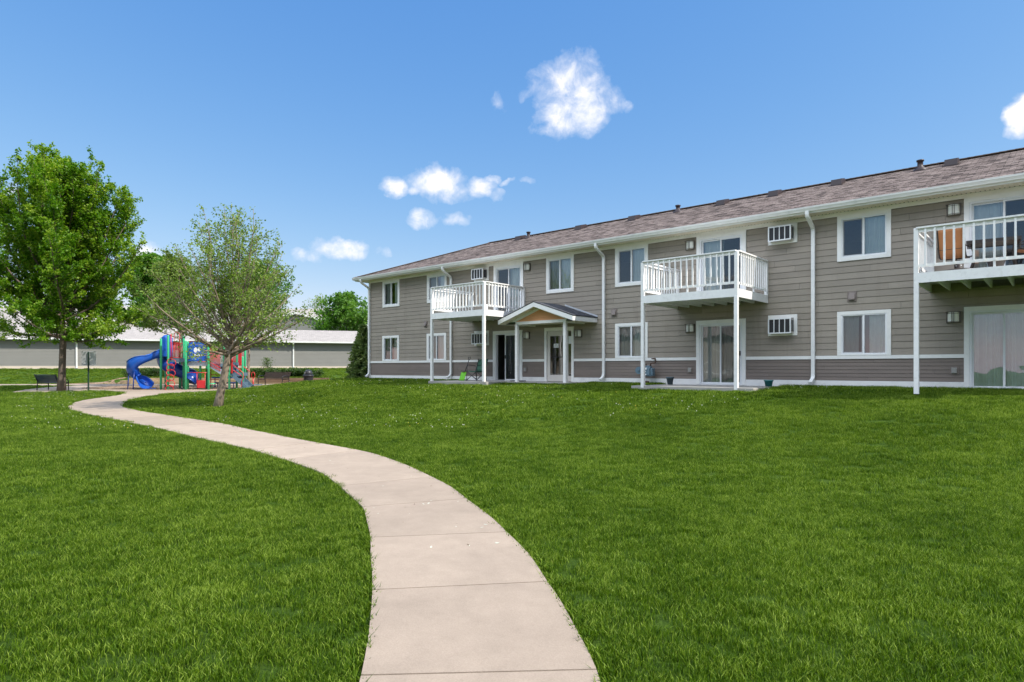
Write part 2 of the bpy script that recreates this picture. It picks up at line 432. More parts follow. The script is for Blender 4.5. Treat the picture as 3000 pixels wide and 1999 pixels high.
def path_mat(name, col, stain=.5):
    m, nt, out = new_mat(name)
    p = N(nt, 'ShaderNodeBsdfPrincipled'); p.inputs['Roughness'].default_value = .85; p.inputs['Specular IOR Level'].default_value = .2
    tc = N(nt, 'ShaderNodeTexCoord'); o = tc.outputs['Object']
    n1 = noise(nt, o, 1.1, 6, .62, .4); n2 = noise(nt, o, 130, 3, .6); n3 = noise(nt, o, 420, 2, .5); n4 = noise(nt, o, 5.5, 5, .65)
    c = ramp(nt, n1, [(.28, tuple(x*.78 for x in col)), (.68, tuple(x*1.1 for x in col))])
    c = mix_col(nt, .5, c, ramp(nt, n4, [(.3, tuple(x*.9*.94 for x in col)), (.65, tuple(x*1.05 for x in col))]))
    c = mix_col(nt, .3, c, ramp(nt, n2, [(.3, (.32,.31,.3)), (.7, (.68,.68,.68))]), 'OVERLAY')
    c = mix_col(nt, ramp(nt, n3, [(.7, (0,0,0)), (.78, (.4,.4,.4))]), c, (.16,.13,.11))
    at_ = N(nt, 'ShaderNodeAttribute', attribute_name='tone')
    t = math_node(nt, 'MULTIPLY_ADD', at_.outputs['Fac'], .22); t.node.inputs[2].default_value = .89
    c = mix_col(nt, 1., c, t, 'MULTIPLY')
    nt.links.new(c, p.inputs['Base Color'])
    b = N(nt, 'ShaderNodeBump'); b.inputs['Strength'].default_value = .35; b.inputs['Distance'].default_value = .006
    nt.links.new(n2, b.inputs['Height']); nt.links.new(b.outputs[0], p.inputs['Normal'])
    nt.links.new(p.outputs[0], out.inputs[0]); return m
PATHM = path_mat('beige_path_concrete', (.385,.308,.238))
mb = MB(); rnd = random.Random(4)
for k in range(len(li)-1):
    A = LS[li[k]:li[k+1]+1]; B = RS[ri[k]:ri[k+1]+1]
    n = max(6, int(np.hypot(*(A[-1]-A[0]))/.18))
    A = resample(A, n); B = resample(B, n)
    g = .007 if k < 6 else .012
    def trim(P):
        P = P.copy(); d = P[1]-P[0]; P[0] = P[0]+d/np.hypot(*d)*g; d = P[-2]-P[-1]; P[-1] = P[-1]+d/np.hypot(*d)*g; return P
    mb.ct = rnd.random()
    loft(mb, trim(A), trim(B), .034, 7)
tag(mb.build('footpath', PATHM), 'winding beige concrete footpath with cut joints', None, kind='structure')
PATHPOLY = np.vstack([LS, RS[::-1]])

PLAZA_UP = [(-27.1,34.6),(-28.3,36.9),(-28.6,37.9),(-29.67,41.35),(-29.6,43.4),(-28.0,43.4),(-26.2,43.4),(-21.8,43.4)]
PLAZA_LO = [(-26.7,33.9),(-25.9,33.95),(-25.15,34.0),(-24.68,34.9),(-23.85,35.5),(-22.54,35.4),(-20.68,34.06),(-19.35,31.6)]
mb = MB(); mb.ct = .45
loft(mb, resample(PLAZA_LO, 30), resample(PLAZA_UP, 30), .02, 14)
FW_LO = [(-19.4,31.6),(-17.45,31.6),(-17.55,33.1),(-17.08,33.99),(-16.31,35.34),(-15.2,36.1),(-12,37.2),(-8,38.2)]
FW_UP = [(-20.7,34.1),(-20.4,37.6),(-19.2,37.7),(-18.3,37.7),(-17,37.9),(-15.9,38.2),(-12.5,39.2),(-8.5,40.2)]
mb.ct = .55
loft(mb, resample(smooth_line(FW_LO,4), 34), resample(smooth_line(FW_UP,4), 34), .026, 8)
tag(mb.build('playground_walk', PATHM), 'pale concrete walk along the front of the playground', None, kind='structure')
mb = MB(); mb.ct = .6
BP_LO = [(-60,43.1),(-45,43.1),(-34.7,43.18),(-27.8,43.3),(-20.8,43.3),(-14,43.4),(-9,43.6)]
BP_UP = [(-60,45.7),(-45,45.7),(-34.7,45.75),(-27.8,45.8),(-20.8,45.8),(-14,45.8),(-9,45.9)]
loft(mb, resample(BP_LO, 40), resample(BP_UP, 40), .032, 5)
tag(mb.build('back_walk', PATHM), 'straight concrete walk behind the playground', None, kind='structure')

def mulch_mat():
    m, nt, out = new_mat('wood_chip_mulch')
    p = N(nt, 'ShaderNodeBsdfPrincipled'); p.inputs['Roughness'].default_value = .95; p.inputs['Specular IOR Level'].default_value = .1
    tc = N(nt, 'ShaderNodeTexCoord')
    mp = N(nt, 'ShaderNodeMapping'); mp.inputs['Scale'].default_value = (1,.45,1); nt.links.new(tc.outputs['Object'], mp.inputs[0])
    v = N(nt, 'ShaderNodeTexVoronoi'); v.inputs['Scale'].default_value = 16; nt.links.new(mp.outputs[0], v.inputs['Vector'])
    c = ramp(nt, v.outputs['Color'], [(0, (.09,.055,.035)), (.45, (.3,.2,.13)), (1, (.5,.37,.26))])
    n1 = noise(nt, tc.outputs['Object'], .9, 4, .6)
    c = mix_col(nt, .4, c, ramp(nt, n1, [(.3, (.17,.11,.075)), (.7, (.42,.31,.21))]))
    nt.links.new(c, p.inputs['Base Color'])
    b = N(nt, 'ShaderNodeBump'); b.inputs['Distance'].default_value = .05
    nt.links.new(v.outputs['Distance'], b.inputs['Height']); nt.links.new(b.outputs[0], p.inputs['Normal'])
    nt.links.new(p.outputs[0], out.inputs[0]); return m
MULCH = mulch_mat()
mb = MB()
MU_F = [(-25.96,38.45),(-24.4,37.6),(-23.0,37.16),(-19.97,36.54),(-17.76,36.82),(-16.17,37.5),(-12,38.5),(-9,39.3)]
MU_B = [(-26.13,38.7),(-26.1,40.3),(-25.6,42.0),(-24.4,43.2),(-20.7,43.35),(-17,43.35),(-14,43.4),(-9,43.5)]
loft(mb, resample(smooth_line(MU_F,5), 60), resample(smooth_line(MU_B,5), 60), .045, 30, .04)
rnd = random.Random(9)
mb.v = [(x, y, z+rnd.uniform(-.015, .02)) for x, y, z in mb.v]
tag(mb.build('mulch', MULCH), 'brown wood chip mulch under the play structure', None, kind='structure')
mb = MB()
MB2_LO = [(-34.4,45.85),(-32.5,45.85),(-30.5,45.85),(-28.3,45.9)]
MB2_UP = [(-34.3,45.9),(-32.0,46.4),(-30.3,47.1),(-28.3,47.6)]
loft(mb, resample(MB2_LO, 16), resample(MB2_UP, 16), .05, 8, .04)
tag(mb.build('mulch_bank', MULCH), 'sloping mulch bank at the end of the timber wall', None, kind='structure')

# ------------------------------------------------------------------ grass blades
def in_poly(P, x, y):
    inside = np.zeros(len(x), bool); n = len(P)
    for i in range(n):
        x1, y1 = P[i]; x2, y2 = P[(i+1) % n]
        c = ((y1 > y) != (y2 > y)) & (x < (x2-x1)*(y-y1)/(y2-y1+1e-12)+x1)
        inside ^= c
    return inside
def poly_of(A, B): return np.vstack([np.asarray(A, float), np.asarray(B, float)[::-1]])
BLOCK = [PATHPOLY, poly_of(PLAZA_LO, PLAZA_UP), poly_of(FW_LO, FW_UP), poly_of(BP_LO, BP_UP), poly_of(MU_F, MU_B), poly_of(MB2_LO, MB2_UP)]
def allowed(x, y):
    ok = np.ones(len(x), bool)
    for P in BLOCK: ok &= ~in_poly(P, x, y)
    u, v = facade_uv(x, y)
    ok &= ~((u > -.05) & (u < 40) & (v < .06) & (v > -9.3))
    ok &= ~((u > 7.35) & (u < 10.85) & (v < 2.62)) & ~((u > 10.8) & (u < 13.95) & (v < 1.45)) & ~((u > 17.0) & (u < 21.15) & (v < 2.62))
    ok &= ~((x > -29.2) & (x < -13.2) & (y > 45.8) & (y < 46.75))
    q = 63.7+.3163*x-.9486*y
    ok &= q > .15
    ok &= np.hypot(x+10.62, y-22.96) > .17
    return ok
def path_dist(x, y):
    P = np.vstack([LS[::2], RS[::2]]); d = np.full(len(x), 9.)
    near = np.where(y < 34)[0]
    for s in range(0, len(near), 4000):
        k = near[s:s+4000]
        d[k] = np.min(np.hypot(x[k][:,None]-P[:,0], y[k][:,None]-P[:,1]), 1)
    return d

def grass_mat():
    m, nt, out = new_mat('grass_blades')
    at_ = N(nt, 'ShaderNodeAttribute', attribute_name='tone')
    g = N(nt, 'ShaderNodeNewGeometry')
    n1 = noise(nt, g.outputs['Position'], .55, 4, .6); n2 = noise(nt, g.outputs['Position'], 3.2, 3, .6)
    t = math_node(nt, 'ADD', at_.outputs['Fac'], math_node(nt, 'MULTIPLY', math_node(nt, 'SUBTRACT', n1, .5), .7))
    t = math_node(nt, 'ADD', t, math_node(nt, 'MULTIPLY', math_node(nt, 'SUBTRACT', n2, .5), .45), True)
    c = ramp(nt, t, [(0, (.018,.045,.002)), (.38, (.052,.116,.0035)), (.7, (.128,.212,.01)), (1, (.31,.41,.065))])
    p = N(nt, 'ShaderNodeBsdfPrincipled'); p.inputs['Roughness'].default_value = .5; p.inputs['Specular IOR Level'].default_value = .18
    nt.links.new(c, p.inputs['Base Color'])
    tr = N(nt, 'ShaderNodeBsdfTranslucent'); nt.links.new(mix_col(nt, 1., c, (1.3,1.35,.6), 'MULTIPLY'), tr.inputs[0])
    mx = N(nt, 'ShaderNodeMixShader'); mx.inputs[0].default_value = .35
    nt.links.new(p.outputs[0], mx.inputs[1]); nt.links.new(tr.outputs[0], mx.inputs[2]); nt.links.new(mx.outputs[0], out.inputs[0])
    return m
GRASSM = grass_mat()
tufts = bpy.data.collections.new('grass_tufts')
def tuft(seed, nb, rad, h0, h1, w):
    rg = random.Random(seed); mb = MB()
    for i in range(nb):
        a = rg.uniform(0, 6.283); r = rad*math.sqrt(rg.random())
        x, y = r*math.cos(a), r*math.sin(a)
        h = rg.uniform(h0, h1)*rg.choice((.6, .85, 1, 1)); la = rg.uniform(0, 6.283); ln = rg.uniform(.15, .95)*h
        dx, dy = math.cos(la)*ln, math.sin(la)*ln+.1*h
        wa = rg.uniform(0, 6.283); wx, wy = math.cos(wa)*w/2, math.sin(wa)*w/2
        mb.ct = min(1, max(0, rg.gauss(.42, .25)))
        b = len(mb.v)
        mb.v += [(x-wx, y-wy, -.01), (x+wx, y+wy, -.01), (x+dx*.35+wx*.85, y+dy*.35+wy*.85, h*.6), (x+dx*.35-wx*.85, y+dy*.35-wy*.85, h*.6), (x+dx, y+dy, h)]
        mb.face([b, b+1, b+2, b+3]); mb.ct = min(1, mb.ct+.18); mb.face([b+3, b+2, b+4])
    o = mb.build('grass_tuft', GRASSM)
    COL.objects.unlink(o); tufts.objects.link(o); return o
for s in range(5): tuft(s, 84, .1, .03, .064, .0042)
for s in range(2): tuft(20+s, 13, .03, .03, .06, .006)
for s in range(3): tuft(40+s, 60, .17, .05, .09, .01)
rng = np.random.default_rng(7)
PX, PY, PI, PS = [], [], [], []
def scatter(y0, y1, dens, idx0, idxn, s0, s1, spread=.95):
    area = spread*(y1*y1-y0*y0); n = int(area*dens)
    y = np.sqrt(rng.uniform(y0*y0, y1*y1, n)); x = rng.uniform(-spread, spread, n)*y
    ok = allowed(x, y); x = x[ok]; y = y[ok]
    i = rng.integers(idx0, idx0+idxn, len(x)); s = rng.uniform(s0, s1, len(x))
    if y0 < 24:
        d = path_dist(x, y); keep = d > .085
        x, y, i, s = x[keep], y[keep], i[keep], s[keep]
    PX.append(x); PY.append(y); PI.append(i); PS.append(s)
scatter(2.4, 8, 140, 0, 5, .8, 1.15)
scatter(8, 16, 75, 0, 5, .95, 1.35)
scatter(16, 30, 34, 7, 3, .8, 1.15)
scatter(30, 64, 11, 7, 3, .9, 1.4)
for P in (LS, RS):                                        # finer tufts right along the path edges
    seg = P[P[:,1] < 24]
    for k in range(len(seg)-1):
        a, b = seg[k], seg[k+1]; L = np.hypot(*(b-a)); n = int(L*(120 if a[1] < 9 else 60))+1
        t = rng.random(n)[:,None]; q = a+(b-a)*t+rng.normal(0, .05, (n, 2))
        ok = allowed(q[:,0], q[:,1]); q = q[ok]
        PX.append(q[:,0]); PY.append(q[:,1]); PI.append(rng.integers(5, 7, len(q))); PS.append(rng.uniform(.8, 1.4, len(q)))
for (jl, jr) in JOINTS[:8]:                                # weeds rooted in the cut joints
    n = 16; t = rng.beta(.7, 1.2, n)[:,None]; q = np.array(jl)+(np.array(jr)-np.array(jl))*t+rng.normal(0, .006, (n, 2))
    PX.append(q[:,0]); PY.append(q[:,1]); PI.append(rng.integers(5, 7, n)); PS.append(rng.uniform(.25, .55, n))
u = rng.uniform(-1, 28, 900); v = np.abs(rng.normal(.12, .06, 900))+.05    # taller wisps against the foundation
wx = BO.x+.755225*u-.655465*v; wy = BO.y-.655465*u-.755225*v
ok = allowed(wx, wy); PX.append(wx[ok]); PY.append(wy[ok]); PI.append(rng.integers(0, 5, ok.sum())); PS.append(rng.uniform(.9, 1.9, ok.sum()))
PX = np.concatenate(PX); PY = np.concatenate(PY); PI = np.concatenate(PI); PS = np.concatenate(PS)
PZ = ground(PX, PY); eps = .1
sx = (ground(PX+eps, PY)-ground(PX-eps, PY))/(2*eps); sy = (ground(PX, PY+eps)-ground(PX, PY-eps))/(2*eps)
spin = rng.uniform(0, 6.283, len(PX)); ca_, sa_ = np.cos(spin), np.sin(spin)      # lean with the slope after a random turn
rot = np.stack([np.arctan(sy*ca_-sx*sa_), -np.arctan(sx*ca_+sy*sa_), spin], 1)
me = bpy.data.meshes.new('grass'); me.vertices.add(len(PX))
me.vertices.foreach_set('co', np.stack([PX, PY, PZ], 1).astype(np.float32).ravel())
for nm, typ, arr in (('rot', 'FLOAT_VECTOR', rot.astype(np.float32)), ('scl', 'FLOAT', PS.astype(np.float32)), ('idx', 'INT', PI.astype(np.int32))):
    a = me.attributes.new(nm, typ, 'POINT'); a.data.foreach_set('vector' if typ == 'FLOAT_VECTOR' else 'value', arr.ravel())
me.materials.append(GRASSM)
go = bpy.data.objects.new('grass', me); COL.objects.link(go)
tag(go, 'short green grass blades covering the lawn', 'grass', kind='stuff')
ng = bpy.data.node_groups.new('grass_scatter', 'GeometryNodeTree')
ng.interface.new_socket('Geometry', in_out='INPUT', socket_type='NodeSocketGeometry'); ng.interface.new_socket('Geometry', in_out='OUTPUT', socket_type='NodeSocketGeometry')
gi = ng.nodes.new('NodeGroupInput'); gout = ng.nodes.new('NodeGroupOutput')
ci = ng.nodes.new('GeometryNodeCollectionInfo'); ci.inputs['Collection'].default_value = tufts
ci.inputs['Separate Children'].default_value = True; ci.inputs['Reset Children'].default_value = True
ip = ng.nodes.new('GeometryNodeInstanceOnPoints'); ip.inputs['Pick Instance'].default_value = True
def named(nm, typ):
    n = ng.nodes.new('GeometryNodeInputNamedAttribute'); n.data_type = typ; n.inputs[0].default_value = nm
    return [o for o in n.outputs if o.name == 'Attribute' and o.enabled][0]
ng.links.new(gi.outputs[0], ip.inputs['Points']); ng.links.new(ci.outputs[0], ip.inputs['Instance'])
ng.links.new(named('rot', 'FLOAT_VECTOR'), ip.inputs['Rotation']); ng.links.new(named('scl', 'FLOAT'), ip.inputs['Scale']); ng.links.new(named('idx', 'INT'), ip.inputs['Instance Index'])
ng.links.new(ip.outputs[0], gout.inputs[0])
md = go.modifiers.new('scatter', 'NODES'); md.node_group = ng

# clover and dandelion heads in the grass
mb = MB(); rg = random.Random(3)
n = 0
while n < 1500:
    y = math.sqrt(rg.uniform(15**2, 52**2)); x = rg.uniform(-.84, .5)*y
    if not allowed(np.array([x]), np.array([y]))[0]: continue
    if math.sin(x*.9+1)*math.sin(y*.7)+rg.uniform(-.7,.7) < .1: continue
    z = gz(x, y)+rg.uniform(.06, .11); r = rg.uniform(.008, .016); b = len(mb.v)
    mb.cm = 0 if rg.random() < .8 else 1
    mb.v += [(x-r,y,z),(x+r,y,z),(x,y-r,z),(x,y+r,z),(x,y,z-r),(x,y,z+r)]
    for q in ((0,2,5),(2,1,5),(1,3,5),(3,0,5),(2,0,4),(1,2,4),(3,1,4),(0,3,4)): mb.face([b+i for i in q])
    n += 1
M['clover'] = pm('clover_white', (.6,.62,.5), .8, .1); M['dandelion'] = pm('dandelion_yellow', (.55,.45,.05), .8, .1)
tag(mb.build('clover_flowers', [M['clover'], M['dandelion']]), 'white clover heads and a few yellow dandelions in the far lawn', 'flowers', kind='stuff')

# petals and chips dropped on the path
mb = MB(); rg = random.Random(12)
for k in range(46):
    i = rg.randrange(40, len(LS)-60); a = LS[i]; j = nearest(RS, a); q = a+(RS[j]-a)*rg.uniform(.08, .92); r = rg.uniform(.006, .02); t = rg.uniform(0, 6.28); z = gz(q[0], q[1])+.0365
    mb.cm = 0 if rg.random() < .6 else 1
    mb.poly([(q[0]+r*math.cos(t+o_)*(1.6 if e_ % 2 else .6), q[1]+r*math.sin(t+o_)*(1.6 if e_ % 2 else .6), z+(.004 if e_ == 1 else 0)) for e_, o_ in enumerate((0, 1.4, 3.2, 4.6))])
M['chip'] = pm('dry_leaf_chip', (.16,.11,.07), .8, .2)
tag(mb.build('debris', [M['clover'], M['chip']]), 'pale petals and dry leaf chips scattered on the footpath', 'debris', kind='stuff')

# ------------------------------------------------------------------ the apartment building
BLD = empty('apartment_building', BO, BROT, 'two storey taupe apartment building with white balconies and brown shingle roof', 'building')
BL, BDEP = 36.0, 9.0           # length along the facade, depth

def ring(mb, u0, u1, z0, z1, w, y0, y1, wt=None, wb=None):
    wt = w if wt is None else wt; wb = w if wb is None else wb
    mb.box(u0, u0+w, y0, y1, z0, z1); mb.box(u1-w, u1, y0, y1, z0, z1)
    if wt: mb.box(u0+w, u1-w, y0, y1, z1-wt, z1)
    if wb: mb.box(u0+w, u1-w, y0, y1, z0, z0+wb)

def siding(mb, u0, u1, z0, z1, e, openings, seed, yb=-.017, yt=-.003, board=3.66):
    rg = random.Random(seed); k = 0; z = z0
    while z < z1-1e-4:
        zt = min(z+e, z1)
        us = [u0]; x = u0+rg.uniform(.4, board)
        while x < u1-.3: us.append(x); x += board*rg.choice((1, 1, .62, .8))
        us.append(u1)
        cuts = sorted({z, zt} | {q for o in openings for q in (o[2], o[3]) if z < q < zt})
        for za, zb in zip(cuts, cuts[1:]):
            zm = (za+zb)/2
            ya = yb+(yt-yb)*(za-z)/e; yc = yb+(yt-yb)*(zb-z)/e
            hol = sorted((o[0], o[1]) for o in openings if o[2] < zm < o[3])
            for a, b in zip(us, us[1:]):
                rg2 = random.Random(int(a*1000)+int(z*777)+seed); mb.ct = rg2.random()
                a_ = a+.0025; b_ = b-.0025; spans = []; c = a_
                for h0, h1 in hol:
                    if h1 <= c or h0 >= b_: continue
                    if h0 > c: spans.append((c, h0))
                    c = max(c, h1)
                if c < b_: spans.append((c, b_))
                for s0, s1 in spans:
                    zl = za+.008 if za == z else za
                    mb.poly([(s0,ya,zl),(s1,ya,zl),(s1,yc,zb),(s0,yc,zb)])
                    if za == z:
                        mb.poly([(s0,.012,zl),(s1,.012,zl),(s1,ya,zl),(s0,ya,zl)]); mb.poly([(s0,yt,za),(s1,yt,za),(s1,.012,za),(s0,.012,za)])
                        mb.poly([(s0,.012,za),(s1,.012,za),(s1,.012,zl),(s0,.012,zl)])
        z = zt; k += 1

W_UP = [(1.14,2.49,4.71),(4.56,5.92,4.71),(11.79,13.15,4.61),(15.03,16.39,4.61),(22.6,23.98,4.72),(29.3,30.7,4.72),(32.8,34.1,4.72)]
W_LO = [(1.12,2.46),(4.54,5.89),(15.03,16.38),(22.6,23.98),(29.3,30.7),(32.8,34.1)]
D_UP = [(8.9,10.57),(18.23,19.91),(25.65,27.33)]
D_LO = [(8.86,10.52),(18.22,19.9),(25.65,27.33)]
AC_UP = [(7.72,8.6),(20.61,21.48),(28.0,28.88)]
AC_LO = [(7.73,8.6),(20.61,21.48),(28.0,28.88)]
FRZ, BELT0, BELT1, BASE1 = 6.045, 1.868, 1.968, 1.235
m_ = .05
ops = [(a+m_, b-m_, z+m_, 6.0) for a, b, z in W_UP]+[(a+m_, b-m_, 1.95, 3.2) for a, b in W_LO]
ops += [(a+m_, b-m_, 3.7, 6.0) for a, b in D_UP]+[(a+m_, b-m_, 1.0, 3.15) for a, b in D_LO]+[(11.75, 13.1, 1.0, 3.18)]
mb = MB(); siding(mb, .09, BL-.09, BELT1, FRZ+.02, .185, ops, 1)
wall = mb.build('wall', M['taupe'], BLD); tag(wall, 'taupe lap siding of the upper wall')
prev = .09
for a, b in sorted(D_LO+[(11.7, 13.15)])+[(BL-.09, BL-.09)]:     # one run of boards between each two doors
    mb = MB(); siding(mb, prev, a, BASE1, BELT0, .1055, [], 2, -.015, -.004); prev = b
    tag(mb.build('lower_wall', M['brown'], BLD), 'narrow brown lap siding below the white belt')
mb = MB()                                     # plain end and back walls, floors and rooms
mb.box(0, .06, 0.003, BDEP, 1.0, 6.15); mb.box(BL-.06, BL, 0.003, BDEP, 1.0, 6.15); mb.box(.06, BL-.06, BDEP-.06, BDEP, 1.0, 6.15)
mb.build('end_wall', M['taupe'], BLD)
mb = MB()
mb.box(.07, BL-.07, .25, BDEP-.07, 1.0, 1.06); mb.box(.07, BL-.07, .2, BDEP-.07, 3.6, 3.86); mb.box(.07, BL-.07, .03, BDEP-.07, 6.06, 6.1)
mb.box(.07, BL-.07, 4.6, 4.7, 1.06, 6.05)
for u_ in (3.5, 7.0, 11.2, 13.6, 17.2, 20.25, 24.5, 28.4, 32): mb.box(u_, u_+.1, .25, 4.6, 1.06, 3.6); mb.box(u_, u_+.1, .25, 4.6, 3.86, 6.06)
mb.build('interior_room', M['room'], BLD)
mb2 = MB(); prev = -.02
for a, b in sorted(D_LO+[(11.7, 13.15)])+[(BL+.02, BL+.02)]:
    mb2.box(prev, a-.0015, -.034, .2, .3, BASE1); prev = b+.0015
for a, b in D_LO+[(11.7, 13.15)]: mb2.box(a+.001, b-.001, -.034, .2, .3, 1.055)
mb2.build('foundation', M['found'], BLD)
mb = MB(); prev = .1
for a, b in sorted(D_LO+[(11.7, 13.15)])+[(BL-.1, BL-.1)]:
    mb.box(prev, a-.0015, -.038, 0, BELT0, BELT1); prev = b+.0015
mb.build('belt_trim', M['white'], BLD)
mb = MB()
mb.box(-.03, .092, -.04, 0, BASE1+.001, FRZ); mb.box(-.03, -.002, .002, .1, BASE1+.001, FRZ)
mb.build('corner_board', M['white'], BLD)
mb = MB(); mb.box(BL-.092, BL+.03, -.04, 0, BASE1+.001, FRZ); mb.build('corner_board', M['white'], BLD)
mb = MB(); mb.box(-.03, BL+.03, -.036, 0, FRZ+.001, 6.165); mb.build('frieze_board', M['white'], BLD)

# eaves: ribbed soffit, fascia, gutter
OV = .55
mb = MB(); p_ = .1; n_ = int((BL+2*OV)/p_)
for i in range(n_):
    u0_ = -OV+i*p_
    prof = [(0,0),(.03,0),(.036,.012),(.058,.012),(.064,0),(.1,0)]
    for (a, da), (b, db) in zip(prof, prof[1:]):
        mb.poly([(u0_+a,-OV+.02,6.166+da),(u0_+a,-.037,6.166+da),(u0_+b,-.037,6.166+db),(u0_+b,-OV+.02,6.166+db)])
mb.build('soffit', M['soffit'], BLD)
mb = MB()
mb.box(-OV, BL+OV, -OV, -OV+.02, 6.15, 6.33); mb.box(-OV, -OV+.02, -OV+.021, BDEP+OV, 6.15, 6.33); mb.box(BL+OV-.02, BL+OV, -OV+.021, BDEP+OV, 6.15, 6.33)
mb.box(-OV+.02, -.04, -.03, BDEP+OV, 6.166, 6.18); mb.box(BL+.04, BL+OV-.02, -.03, BDEP+OV, 6.166, 6.18)
mb.build('fascia', M['white'], BLD)
def gutter_prof(y0, sgn):
    P = [(0,.0),(-.06,.0),(-.068,.006),(-.075,.03),(-.1,.075),(-.112,.088),(-.112,.118),(-.12,.122),(-.12,.13),(-.105,.13),(-.105,.12),(-.06,.105),(-.006,.12),(0,.13)]
    return [(y0+a*sgn, 6.2+z) for a, z in P]
mb = MB(); mb.prism(gutter_prof(-OV-.001, 1), 'x', -OV-.09, BL+OV+.09)
mb.prism([(-OV-.001+ (a-(-OV-.001)), z) for a, z in gutter_prof(-OV-.001, 1)], 'y', -OV, BDEP+OV)
gut = mb.build('gutter', M['gutter'], BLD)

# hip roof
E0 = OV+.03; RZ0, RSL = 6.325, .384; HALF = BDEP/2+E0; RZ1 = RZ0+RSL*HALF; L_ = math.hypot(1, RSL)
x0, x1, y0, y1 = -E0, BL+E0, -E0, BDEP+E0; yr = BDEP/2; xa, xb = x0+HALF, x1-HALF
mb = MB()
mb.poly([(x0,y0,RZ0),(x1,y0,RZ0),(xb,yr,RZ1),(xa,yr,RZ1)], [(x0,0),(x1,0),(xb,HALF*L_),(xa,HALF*L_)])
mb.poly([(x1,y1,RZ0),(x0,y1,RZ0),(xa,yr,RZ1),(xb,yr,RZ1)], [(x1,0),(x0,0),(xa,HALF*L_),(xb,HALF*L_)])
mb.poly([(x0,y1,RZ0),(x0,y0,RZ0),(xa,yr,RZ1)], [(y1,0),(y0,0),(yr,HALF*L_)])
mb.poly([(x1,y0,RZ0),(x1,y1,RZ0),(xb,yr,RZ1)], [(y0,0),(y1,0),(yr,HALF*L_)])
mb.box(x0, x1, y0, y1, RZ0-.03, RZ0-.002)
# shingle butts: a thin step along every course of the front slope
nc = int(HALF*L_/.145)
for i in range(1, nc):
    d = i*.145/L_; za = RZ0+RSL*d
    mb.poly([(x0+d,y0+d,za+.002),(x1-d,y0+d,za+.002),(x1-d,y0+d-.0005,za+.009),(x0+d,y0+d-.0005,za+.009)][::1], [(x0+d,i*.145-.002),(x1-d,i*.145-.002),(x1-d,i*.145),(x0+d,i*.145)])
roof = mb.build('roof', M['shingle'], BLD)
mb = MB()
for a, b in (((x0,y0,RZ0+.015),(xa,yr,RZ1+.015)), ((x0,y1,RZ0+.015),(xa,yr,RZ1+.015)), ((xa,yr,RZ1+.02),(xb,yr,RZ1+.02)), ((x1,y0,RZ0+.015),(xb,yr,RZ1+.015))):
    a = Vector(a); b = Vector(b); n_ = int((b-a).length/.2)
    for i in range(n_):
        p = a+(b-a)*(i/n_); q = a+(b-a)*((i+1.25)/n_)
        mb.ct = .5; mb.beam(p+Vector((0,0,.004)), q-Vector((0,0,.003)), .24, .02)
mb.build('ridge_cap', M['ridge'], roof)
def roof_z(v): return RZ0+RSL*(v+E0)
for u_ in (7.1, 10.75, 13.55, 17.5, 19.5, 21.65, 24.95, 28.2, 31.5):
    mb = MB(); y_ = 3.95; z_ = roof_z(y_)
    mb.prism([(y_-.32, roof_z(y_-.32)+.01),(y_-.26, z_+.1),(y_+.14, z_+.2),(y_+.3, roof_z(y_+.3)+.02)], 'x', u_-.17, u_+.17)
    mb.box(u_-.22, u_+.22, y_-.4, y_-.33, roof_z(y_-.4)-.02, roof_z(y_-.4)+.03)
    mb.build('roof_vent', M['roofvent'], roof)
for u_, h_ in ((7.62,.24), (15.6,.22), (24.1,.26)):
    mb = MB(); y_ = 3.9; z_ = roof_z(y_)
    mb.lathe([(.26,-.12),(.2,.0),(.085,.1),(.08,h_),(.11,h_+.005),(.11,h_+.05),(.05,h_+.06)], (u_, y_, z_), 14)
    mb.build('vent_pipe', M['roofvent'], roof)

